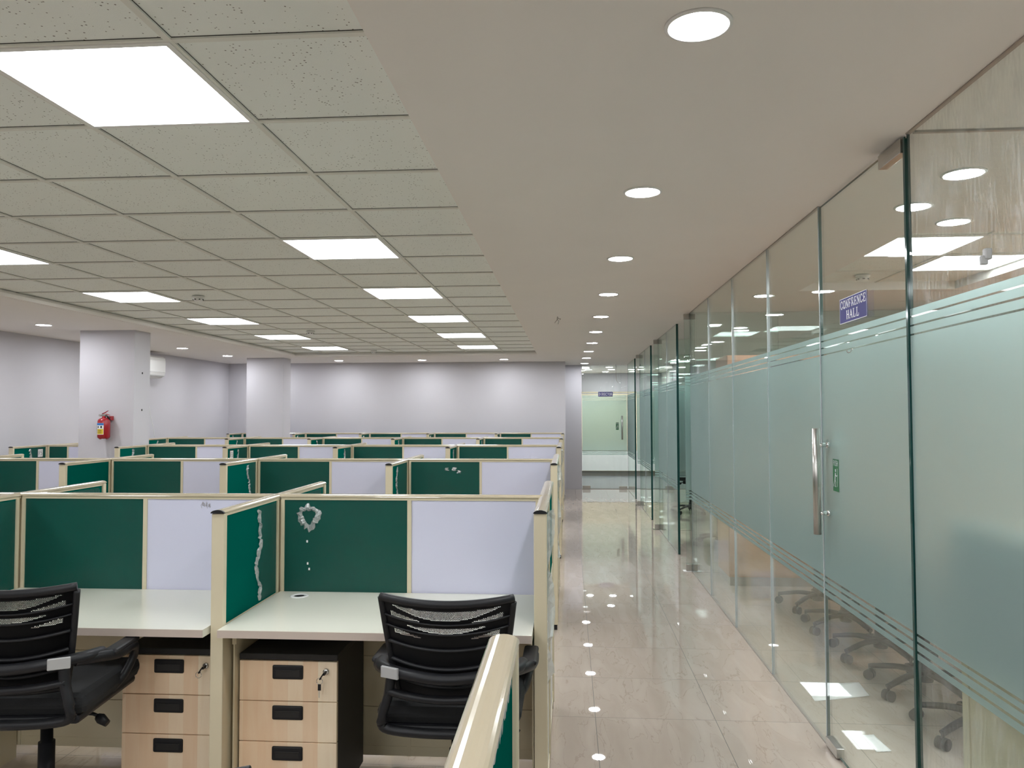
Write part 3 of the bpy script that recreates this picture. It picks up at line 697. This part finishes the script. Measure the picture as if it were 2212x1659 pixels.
def label_plate(parent, x, y, z, txt, side=1, s=.05, rot=False):
    bm = B(); box(bm, min(x, x + side * .002), max(x, x + side * .002), y - s / 2, y + s / 2, z - s * .55, z + s * .55); p = obj('seat_label', bm, 'paper', parent)
    bm = B(); xx = x + side * .003
    for q in (((0, 0), (s, 0)), ((0, s * 1.1), (s, s * 1.1)), ((0, 0), (0, s * 1.1)), ((s, 0), (s, s * 1.1))): stroke(bm, q, .005, lambda u, v: (xx, y - s / 2 + u, z - s * .55 + v))
    if txt: word(bm, txt, s * .18, s * .28, s * .82, s * .82, lambda u, v: (xx, y - s / 2 + u, z - s * .55 + v), .22, .2, .25)
    obj('lettering', bm, 'ink', p)
    return p
ROWN = ['foreground', 'first', 'second', 'third', 'fourth', 'fifth']
def divider(row, k, ys, y0, y1, label, end=False, detail=True, film_at=None):
    x = xk(k, row) if not end else -.105
    t = thing('divider_screen', label, 'partition', (x, ys, 0), 0, 'divider screens between the cubicles' if not end else 'end screens along the corridor')
    a, b = y0 - ys, y1 - ys
    zc = ZT - .012
    has_front = a < -.1
    has_back = b > .1
    if has_front:
        bm = B(); box(bm, -.024, .024, a, a + .028, .035, zc - .002, bev=.003); p = obj('end_post', bm, 'cream', t)
        boxobj('foot', 'black', p, -.018, .018, a + .002, a + .026, 0, .035)
        bm = B(); prism(bm, cap_prof(0, .0515, .0125), 'y', a - .006, a + .004); obj('end_cap', bm, 'black', t)
        bm = B(); prism(bm, cap_prof(0), 'y', a + .004, -.004); obj('top_cap', bm, 'cap', t)
    if has_back:
        bm = B(); prism(bm, cap_prof(0), 'y', .004, b); obj('top_cap', bm, 'cap', t)
        bm = B(); box(bm, -.024, .024, b - .028, b - .001, .035, zc - .002, bev=.003); p = obj('end_post', bm, 'cream', t)
        boxobj('foot', 'black', p, -.018, .018, b - .026, b - .003, 0, .035)
    # junction piece in dark plastic
    bm = B(); prism(bm, cap_prof(0, .049, .0105, zc), 'y', -.004, .004); obj('junction_clip', bm, 'black', t)
    # frame: rail below cap, uprights by the spine, shoe
    bm = B()
    if has_front:
        box(bm, -.019, .019, a + .028, -.001, zc - .013, zc - .001); box(bm, -.021, .021, -.045, -.028, .05, zc - .013); box(bm, -.019, .019, a + .028, -.045, .05, .09)
        box(bm, -.0185, .0185, a + .028, -.045, .735, .744)
    if has_back:
        box(bm, -.019, .019, .001, b - .028, zc - .013, zc - .001); box(bm, -.021, .021, .028, .045, .05, zc - .013); box(bm, -.0185, .0185, .045, b - .028, .05, .09); box(bm, -.0185, .0185, .045, b - .028, .735, .744)
    obj('frame', bm, 'cream', t)
    for (c, d) in ([(a + .028, -.045)] if has_front else []) + ([(.045, b - .028)] if has_back else []):
        bm = B(); box(bm, -.015, .015, c, d, .744, zc - .013); obj('green_panel', bm, 'green', t)
        bm = B(); box(bm, -.015, .015, c, d, .09, .735); obj('lower_panel', bm, 'ac' if end else 'cream', t)
    if has_front and film_at is not None:
        sd = row * 10 + k; e = a + .028 + (-.045 - a - .028) * film_at
        bm = B(); L = ragged(bm, e, -.047, .75, zc - .02, .0163, 1, .012, sd); obj('protective_film', bm, 'film_side', t)
        bm = B(); curl(bm, L[1:46], .0166, 1, sd, .032 if row < 3 else .045, .012); obj('torn_film_edge', bm, 'film_curl', t)
    if has_back and not end:
        sd = row * 10 + k + 5
        bm = B(); L = ragged(bm, b - .05, .047, .75, zc - .02, .0163, 1, .006, sd); obj('protective_film', bm, 'film_side', t)
    return t
def bay(row, k, ys, label, xr=None, xl=None, both=False):
    """spine screen between divider k (left) and k-1 (right)"""
    xl = (xk(k, row) + .026) if xl is None else xl
    xr = (xk(k - 1, row) - .026 if k > 1 else -.105 - .026) if xr is None else xr
    t = thing('partition_screen', label, 'partition', ((xl + xr) / 2, ys, 0), 0, 'long partition screens of the cubicle rows')
    h = (xr - xl) / 2; zc = ZT - .012
    bm = B(); prism(bm, cap_prof(0), 'x', -h - .02, h + .02); obj('top_cap', bm, 'cap', t)
    m = 0.005
    bm = B(); box(bm, -h, h, -.019, .019, zc - .013, zc - .001)
    for q in ((-h, -h + .016), (h - .012, h), (m - .009, m + .009)): box(bm, q[0], q[1], -.021, .021, .05, zc - .013)
    box(bm, -h, h, -.0185, .0185, .05, .09); box(bm, -h, h, -.0185, .0185, .700, .742)
    obj('frame', bm, 'cream', t)
    bm = B(); box(bm, -h + .016, m - .009, -.015, .015, .742, zc - .013); obj('green_panel', bm, 'green', t)
    bm = B(); box(bm, m + .009, h - .012, -.015, .015, .742, zc - .013); obj('white_panel', bm, 'white_board', t)
    bm = B()
    for z0, z1 in ((.09, .255), (.258, .47), (.473, .70)): box(bm, -h + .016, h - .012, -.016, .016, z0, z1)
    obj('lower_panel', bm, 'cream', t)
    bm = B(); box(bm, -h + .017, m - .010, -.0162, -.0158, .744, zc - .014); obj('protective_film', bm, 'film', t)
    return t, h
POS = ['', 'nearest the corridor', 'second from the corridor', 'third from the corridor', 'fourth from the corridor', 'fifth from the corridor']
NB = {0: 1, 1: 4, 2: 5, 3: 5, 4: 5, 5: 5}
for row in range(0, 6):
    ys = SPINE[row]; RN = ROWN[row] + ' cubicle row'
    for k in range(1, NB[row] + 1):
        kw = {}
        if row == 3 and k == 5: kw['xr'] = CX0 - .004
        where = POS[k]
        t, h = bay(row, k, ys, f'green and white partition screen of the {RN}, {where}', **kw)
        if row == 1 and k == 1:   # torn hole in the film, crumpled ring
            bm = B(); r = random.Random(5); prev = None; first = None
            for i in range(33):
                a = 2 * math.pi * i / 32; rr = .026 + .005 * math.sin(3 * a) + r.uniform(-.003, .003); ro = rr + .018 + r.uniform(-.006, .012)
                row_ = [bm.verts.new((-h + .125 + math.cos(a) * q, -.0175 - d, 1.072 + math.sin(a) * q * 1.15)) for q, d in ((rr, .004 * r.random()), ((rr + ro) / 2, .012 * r.random()), (ro, 0))]
                if prev:
                    for j in range(2): bm.faces.new((prev[j], row_[j], row_[j + 1], prev[j + 1]))
                prev = row_
            obj('torn_film_edge', bm, 'film_curl', t)
            for x, z in ((-h + .118, .962), (-h + .121, .866), (-h + .128, .842)): boxobj('chip_mark', 'paper', t, x - .004, x + .003, -.0175, -.0158, z - .005, z + .005)
        if row == 2 and k == 1:
            bm = B(); r = random.Random(9)
            for cx_, cz_ in ((.30, 1.10), (.36, 1.10), (.39, 1.08)):
                L = [(-h + cx_ + r.uniform(-.01, .01), cz_ - i * .006) for i in range(5)]
                prev = None
                for x, z in L:
                    rw = [bm.verts.new((x + q + r.uniform(-.005, .005), -.017 - r.random() * .008, z + r.uniform(-.004, .004))) for q in (-.014, 0, .014)]
                    if prev:
                        for j in range(2): bm.faces.new((prev[j], rw[j], rw[j + 1], prev[j + 1]))
                    prev = rw
            obj('torn_film_edge', bm, 'film_curl', t)
        if row == 1 and k == 2:
            bm = B(); r = random.Random(2)
            for i in range(16): x = h - .312 + i * .0028; z = 1.118 + r.uniform(-.008, .008); stroke(bm, [(x, z - .007), (x + r.uniform(-.006, .008), z + .007)], .0014, lambda u, v: (u, -.0163, v))
            obj('scuff_mark', bm, 'skirt', t)
    for k in range(1, NB[row] + 1):
        if row == 0: continue
        back = ys + (.63 if row < 5 else .0)
        lab = f'green divider screen across the {RN}, {POS[k]}'
        if row == 5: lab = f'green divider screen of the last cubicle row, {POS[k]}'
        ff = {1: .62, 2: .72, 3: .5, 4: .55, 5: .3}[row]
        if (row, k) in ((2, 3),): ff = None
        t = divider(row, k, ys, ys - (.585 if row == 1 else .60), back, lab, film_at=ff if not (row == 2 and k == 1) else .3)
        if row == 3 and k == 5: label_plate(t, .0168, -.14, 1.075, 'f5', 1, .085)
        if row == 3 and k == 3: label_plate(t, .0168, -.465, 1.075, 'f3', 1, .085)
        if row == 1 and k in (1, 2): label_plate(t, .0168, .545, 1.07, '', 1, .06)
        if row == 5 and k < 5: label_plate(t, .0168, -.44, 1.09, '', 1, .06)
    if row == 0: t = divider(row, 0, ys, ys - .0, ys + .66, 'cream-capped end screen in the foreground, green on its right face', end=True)
    else: t = divider(row, 0, ys, ys - .53, ys + (.72 if row < 5 else .2), f'end screen of the {RN} along the corridor with torn plastic film', end=True)
    if row in (1, 2, 3):
        # loose film flapping on the corridor face
        bm = B(); r = random.Random(row); prev = None; off = 0
        for i in range(40):
            z = 1.13 - i * .017; off = .9 * off + r.uniform(-.01, .012)
            wy = .06 + .16 * abs(math.sin(i * .19 + row)) + off
            rw = [bm.verts.new((.017 + .028 * (j / 4) ** 2 * abs(math.sin(i * .16 + 1)) + r.uniform(0, .004), -.36 + wy * j / 4, z)) for j in range(5)]
            if prev:
                for j in range(4): bm.faces.new((prev[j], rw[j], rw[j + 1], prev[j + 1]))
            prev = rw
        obj('loose_film', bm, 'film_curl', t)
    if row == 0:
        bm = B(); r = random.Random(1); prev = None
        for i in range(60):
            y = .05 + i * .0085; rw = [bm.verts.new((.0172 + q[0], y, q[1])) for q in ((0.001, ZT - .024), (.003, ZT - .034 - r.uniform(0, .016)))]
            if prev: bm.faces.new((prev[0], rw[0], rw[1], prev[1]))
            prev = rw
        obj('torn_film_edge', bm, 'film_curl', t)

# ------------------------------------------------------------------ desks of the first row
def desk(k, label, ys=SPINE[1], xr=None):
    xl = xk(k, 1) + .027; xr = (xk(k - 1, 1) - .027 if k > 1 else -.105 - .027) if xr is None else xr
    y0, y1 = 2.75, ys - .022; cx, cyy = (xl + xr) / 2, (y0 + y1) / 2
    t = thing('desk', label, 'desk', (cx, cyy, 0), 0, 'cream desks of the first row')
    a, b = (xr - xl) / 2, (y1 - y0) / 2
    bm = B(); box(bm, -a, a, -b + .002, b, .717, .745); obj('worktop', bm, 'desk', t)
    bm = B(); box(bm, -a, a, -b, -b + .002, .7175, .7445); obj('edge_band', bm, 'edge', t)
    bm = B(); lathe(bm, [(.022, .7455), (.022, .7475), (.036, .7475), (.039, .7455), (.039, .7452)], -a + .115, b - .085, 0, 32); g = obj('cable_grommet', bm, 'ac', t)
    bm = B(); lathe(bm, [(.001, .7462), (.0225, .7462), (.0225, .7454)], -a + .115, b - .085, 0, 28); obj('grommet_hole', bm, 'dark', g)
    for s in (-1, 1): boxobj('bracket', 'cream', t, s * (a - .012) - .008, s * (a - .012) + .008, -b + .12, -b + .30, .66, .716)
    for s in (-1, 1): boxobj('side_leg', 'cream', t, s * (a - .003) - .003, s * (a - .003) + .003, -b + .14, b - .01, .0, .66)
desk(1, 'cream desk by the corridor with white cable grommet, black chair pushed in')
desk(2, 'cream desk left of the near cream post, black mesh chair before it')
desk(3, 'cream desk at the left edge of the photo')

# ------------------------------------------------------------------ drawer pedestals
def pedestal(x, y, label, keys, rz=0):
    t = thing('drawer_pedestal', label, 'drawer unit', (x, y, 0), rz, 'three-drawer pedestals under the desks')
    W2, D = .188, .40
    bm = B(); box(bm, -W2 + .004, W2 - .004, .018, D, .045, .588); obj('body', bm, 'dark', t)
    bm = B(); box(bm, -W2 - .002, W2 + .002, .0, D + .005, .590, .613, bev=.003); obj('top_board', bm, 'dark', t)
    for sx in (-1, 1):
        for yy in (.06, D - .06):
            bm = B(); lathe(bm, [(.018, -.01), (.02, 0), (.018, .01)], sx * .15, yy, .02, 16, 'x'); box(bm, sx * .15 - .012, sx * .15 + .012, yy - .012, yy + .012, .02, .046); obj('caster', bm, 'black', t)
    for i in range(3):
        z1 = .586 - i * .151; z0 = z1 - (.148 if i < 2 else .2)
        bm = B(); box(bm, -W2, W2, 0, .018, z0, z1, bev=.0015); d = obj('drawer', bm, 'maple', t)
        zc = z1 - .040
        bm = B(); box(bm, -.059, .059, -.006, .002, zc - .026, zc + .026, bev=.005)
        h = obj('recessed_handle', bm, 'black', d)
        bm = B(); box(bm, -.045, .045, -.0068, -.0055, zc - .016, zc + .004); box(bm, -.047, .047, -.009, -.005, zc + .004, zc + .009, bev=.0015); obj('grip', bm, 'dark', h)
        if i == 0:
            lx, lz = .147, z1 - .035
            bm = B(); lathe(bm, [(.011, 0), (.011, -.006), (.004, -.0065), (.001, -.0065)], lx, 0, lz, 22, 'y'); lk = obj('lock', bm, 'chrome', d)
            bm = B(); box(bm, lx - .003, lx + .003, -.03, -.006, lz - .006, lz + .003); 
            tube(bm, curve([(lx - .002, -.03, lz), (lx - .010, -.032, lz - .012), (lx - .014, -.03, lz - .02)]), .005, 8, .5); obj('key', bm, 'black', lk)
            bm = B(); R_ = .0115; tube(bm, [(lx - .017 + R_ * math.cos(a), -.027, lz - .028 + R_ * math.sin(a)) for a in [2 * math.pi * i / 20 for i in range(21)]], .0011, 6); obj('key_ring', bm, 'chrome', lk)
            if keys:
                bm = B(); box(bm, lx - .023, lx - .011, -.029, -.025, lz - .062, lz - .038, bev=.0015); obj('spare_key', bm, 'black', lk)
                bm = B(); box(bm, lx - .019, lx - .0165, -.028, -.027, lz - .088, lz - .06); obj('spare_key_blade', bm, 'steel', lk)
    return t
pedestal(-1.0625, 2.92, 'maple three-drawer pedestal right of the near post, two keys hanging', True)
pedestal(-1.548, 2.96, 'maple three-drawer pedestal left of the near post, one key', False)

# ------------------------------------------------------------------ office chairs
def chair_parts(t):
    def w_at(v): return .172 + .043 * v - .012 * (1 - v) ** 3          # half width, v 0 bottom .. 1 top
    Z0, Z1 = .60, .918
    def pt(u, v, off=0.0):
        w_ = w_at(v); x = u * w_; y = -.225 - .05 * v + .045 * u * u + off
        z = Z0 + (Z1 - Z0) * v + (.014 * u * u * v)
        return (x, y, z)
    def hole(u, v):   # mesh windows between the solid ribs
        au = abs(u); sag = .03 * (1 - u * u)
        if au < .82 and .952 - sag - .090 * (1 - (au / .82) ** 2) < v < .955 - sag: return True
        if .40 < au < .86:
            q = (au - .40) / .46
            if .838 - sag < v < .845 - sag + .045 * q: return True
        if au < .62 and .778 - sag - .045 * (1 - (au / .62) ** 2) < v < .781 - sag: return True
        if .42 < au < .84:
            q = (au - .42) / .42
            if .672 - sag < v < .679 - sag + .045 * q: return True
        return False
    NU, NV = 88, 110
    g = B(); h = B()
    for bmx, want in ((g, False), (h, True)):
        V = {}
        def vert(i, j):
            if (i, j) not in V: V[i, j] = bmx.verts.new(pt(-1 + 2 * i / NU, j / NV, .004 if want else 0))
            return V[i, j]
        for i in range(NU):
            for j in range(NV):
                u, v = -1 + 2 * (i + .5) / NU, (j + .5) / NV
                if hole(u, v) == want:
                    f = bmx.faces.new((vert(i, j), vert(i + 1, j), vert(i + 1, j + 1), vert(i, j + 1))); f.smooth = True
    bmesh.ops.solidify(g, geom=g.faces[:], thickness=.008)
    # rim and ribs
    N = 30
    rim = [pt(-1, 1 - i / N) for i in range(N)] + [pt(-1 + 2 * i / N, 0) for i in range(N)] + [pt(1, i / N) for i in range(N)]
    tube(g, rim, .011, 8)
    tube(g, [pt(-1 + 2 * i / N, 1) for i in range(N + 1)], [.0135] * (N + 1), 10)
    for v0, dip, r in ((.84, .045, .005), (.74, .045, .005), (.58, .045, .008), (.40, .06, .010), (.22, .06, .010)):
        tube(g, [pt(u, v0 - dip * (1 - u * u), -.006) for u in [-.97 + 1.94 * i / N for i in range(N + 1)]], r, 8, .7)
    obj('backrest', g, 'black', t); obj('mesh_insert', h, 'weave', t)
    # lower back yoke and arms
    bm = B()
    tube(bm, curve([(-.235, -.10, .69), (-.215, -.20, .70), (-.12, -.262, .695), (0, -.275, .685), (.12, -.262, .695), (.215, -.20, .70), (.235, -.10, .69)]), .021, 10, .85)
    tube(bm, curve([(-.180, -.235, .68), (-.188, -.24, .62), (-.205, -.245, .555), (-.185, -.24, .515), (0, -.25, .508), (.185, -.24, .515), (.205, -.245, .555), (.188, -.24, .62), (.180, -.235, .68)]), .019, 10, .8)
    tube(bm, curve([(-.19, -.24, .635), (-.1, -.262, .625), (0, -.268, .62), (.1, -.262, .625), (.19, -.24, .635)]), .016, 10, .8)
    obj('back_support', bm, 'black', t)
    for s in (-1, 1):
        bm = B()
        tube(bm, curve([(s * .205, -.215, .695), (s * .245, -.14, .685), (s * .268, -.04, .668), (s * .27, .05, .668), (s * .262, .09, .65), (s * .25, .10, .61), (s * .235, .06, .56), (s * .2, .02, .515)]), .018, 10, .8, up=(1, 0, 0))
        a = obj('armrest', bm, 'black', t)
        bm = B(); box(bm, -.033, .033, -.005, .005, -.018, .018, bev=.003)
        bmesh.ops.rotate(bm, verts=bm.verts, cent=(0, 0, 0), matrix=Matrix.Rotation(s * .42, 3, 'Z'))
        bmesh.ops.translate(bm, verts=bm.verts, vec=(s * .178, -.262, .70)); obj('grey_plate', bm, 'plate', a)
        bm = B(); box(bm, s * .256 - .026, s * .256 + .026, -.09, .09, .674, .693, bev=.009); obj('arm_pad', bm, 'black', a)
    bm = B(); box(bm, -.235, .235, -.215, .22, .515, .585, bev=.03); obj('seat', bm, 'fabric', t)
    bm = B(); box(bm, -.22, .22, -.22, .20, .495, .522, bev=.012); obj('seat_shell', bm, 'black', t)
    bm = B(); box(bm, -.08, .08, -.1, .1, .44, .496, bev=.012); obj('tilt_mechanism', bm, 'black', t)
    bm = B(); tube(bm, [(.06, 0, .455), (.16, 0, .45), (.185, 0, .44)], .006, 8); tube(bm, [(.175, 0, .44), (.19, -.005, .435), (.215, -.01, .42)], [.012, .018, .012], 10); obj('height_lever', bm, 'black', t)
    bm = B(); lathe(bm, [(.02, .445), (.02, .36), (.027, .36), (.027, .16), (.034, .16), (.036, .06)], 0, 0, 0, 20); obj('gas_lift', bm, 'black', t)
    base_parts(t)
def base_parts(t):
    bm = B(); lathe(bm, [(.045, .13), (.048, .10), (.04, .06)], 0, 0, 0, 20); obj('base_hub', bm, 'black', t)
    for i in range(5):
        a = 2 * math.pi * i / 5 + .3; c, s = math.cos(a), math.sin(a)
        bm = B(); tube(bm, curve([(c * .03, s * .03, .105), (c * .14, s * .14, .105), (c * .25, s * .25, .085), (c * .295, s * .295, .075)]), [.022] * 6 + [.020] * 6 + [.018] * 7, 10, .75)
        l = obj('base_leg', bm, 'black', t)
        bm = B(); px, py = c * .295, s * .295
        q = Vector((-s, c, 0)) * .016
        for sg in (-1, 1):
            ctr = Vector((px, py, .028)) + q * sg; n = Vector((-s, c, 0)) * .009
            tube(bm, [ctr - n, ctr + n], .028, 16)
        lathe(bm, [(.008, .05), (.008, .085)], px, py, 0, 10); obj('caster', bm, 'black', l)
ch = thing('office_chair', 'black mesh-back office chair pushed in at the desk by the corridor', 'chair', (-.392, 2.735, 0), 0, 'black mesh office chairs')
chair_parts(ch)
dup(ch, (-1.84, 2.67, 0), .10, 'black mesh-back office chair at the left edge of the photo').scale = (1, 1, 1.03)
dup(ch, (-.57, .955, 0), math.pi + .6, 'black office chair just peeking in at the bottom edge')
for y, l in ((6.3, 'farthest'), (5.68, 'fourth from the camera'), (5.07, 'middle one'), (4.46, 'second from the camera'), (3.86, 'nearest')):
    dup(ch, (1.93, y, 0), -math.pi / 2 + random.uniform(-.15, .15), f'black office chair at the conference table behind glass, {l}')
dup(ch, (1.72, 9.2, 0), 1.9, 'black office chair seen through the open second cabin door')
dup(ch, (1.85, 12.1, 0), 2.4, 'black office chair inside the third cabin')

# ------------------------------------------------------------------ fire extinguisher
fe = thing('fire_extinguisher', 'small red fire extinguisher hung on the near white pillar', 'fire extinguisher', (-5.262, CY - .085, EYE - .283))
bm = B(); r = .067
lathe(bm, [(.001, .01), (.03, .006), (.055, .008), (r, .025), (r, .205), (.062, .222), (.045, .236), (.022, .243), (.02, .262)], 0, 0, 0, 32); obj('cylinder', bm, 'red', fe)
bm = B()
for s in (-1, 1): lathe(bm, [(.012, .0), (.014, .012)], s * .04, 0, 0, 12)
obj('base_foot', bm, 'red', fe)
def wrap(bm, a0, a1, z0, z1, rr, n=14):
    A = [bm.verts.new((rr * math.cos(a0 + (a1 - a0) * i / n), rr * math.sin(a0 + (a1 - a0) * i / n), z0)) for i in range(n + 1)]
    Bv = [bm.verts.new((v.co.x, v.co.y, z1)) for v in A]
    for i in range(n): bm.faces.new((A[i], A[i + 1], Bv[i + 1], Bv[i])).smooth = True
lb = B(); wrap(lb, -2.75, -1.05, .055, .185, r + .001); lb_o = obj('instruction_label', lb, 'paper', fe)
bm = B(); wrap(bm, -2.2, -1.1, .06, .118, r + .0016); obj('yellow_field', bm, 'yellow', lb_o)
bm = B(); wrap(bm, -2.74, -1.06, .16, .183, r + .0016); obj('blue_field', bm, 'lblue', lb_o)
bm = B()
for z in (.105, .096, .087, .078, .07): wrap(bm, -2.1, -1.35, z, z + .003, r + .0022, 8)
wrap(bm, -2.1, -1.85, .13, .15, r + .0022, 4); wrap(bm, -1.55, -1.3, .128, .152, r + .0022, 4); wrap(bm, -2.6, -2.35, .065, .155, r + .0022, 4)
obj('print', bm, 'ink', lb_o)
bm = B(); box(bm, -.018, .03, -.014, .014, .258, .285, bev=.004); lathe(bm, [(.012, 0), (.014, -.022)], -.03, -.012, .272, 14, 'y'); obj('valve', bm, 'steel', fe)
bm = B(); tube(bm, [(-.02, 0, .29), (.01, 0, .30), (.05, 0, .325)], [.010, .012, .006], 8, .5); tube(bm, [(-.015, 0, .283), (.03, 0, .284), (.072, 0, .272)], [.009, .011, .006], 8, .5); obj('squeeze_lever', bm, 'red', fe)
bm = B(); tube(bm, curve([(.02, -.01, .27), (.045, -.01, .262), (.058, 0, .24), (.06, .02, .215)]), .007, 8); obj('hose', bm, 'black', fe)
boxobj('wall_bracket', 'red', fe, .02, .064, .02, .083, .215, .262)

# ------------------------------------------------------------------ air conditioner
ac = thing('air_conditioner', 'white wall-mounted air conditioner half hidden behind the near pillar', 'air conditioner', (XL, 11.35, EYE + .55))
prof = [(0, .34), (.20, .345), (.232, .32), (.24, .27), (.24, .10), (.225, .05), (.17, .012), (.10, 0), (0, 0)]
bm = B(); prism(bm, prof, 'y', -.43, .43); obj('casing', bm, 'ac', ac)
boxobj('louver', 'plate', ac, .16, .236, -.40, .40, .03, .036)
bm = B()
box(bm, .04, .18, -.4, .4, .340, .3475)
obj('intake_grille', bm, 'dark', ac)
boxobj('trim_line', 'plate', ac, .2395, .2415, -.43, .43, .098, .101)
tag(boxobj('cable_duct', 'ac', None, XL, XL + .05, 11.42, 11.5, 1.0, EYE + .55), 'white vertical duct running down the wall below the air conditioner', 'duct')
bm = B(); tube(bm, curve([(0, 0, 0), (.05, .05, -.25), (.05, .12, -.5), (.06, .2, -.72), (.05, .25, -.85)]), .004, 6)
tag(obj('hanging_cable', bm, 'ac', None, (XL + .07, 11.45, EYE + .50)), 'thin pale cable hanging below the air conditioner', 'cable')
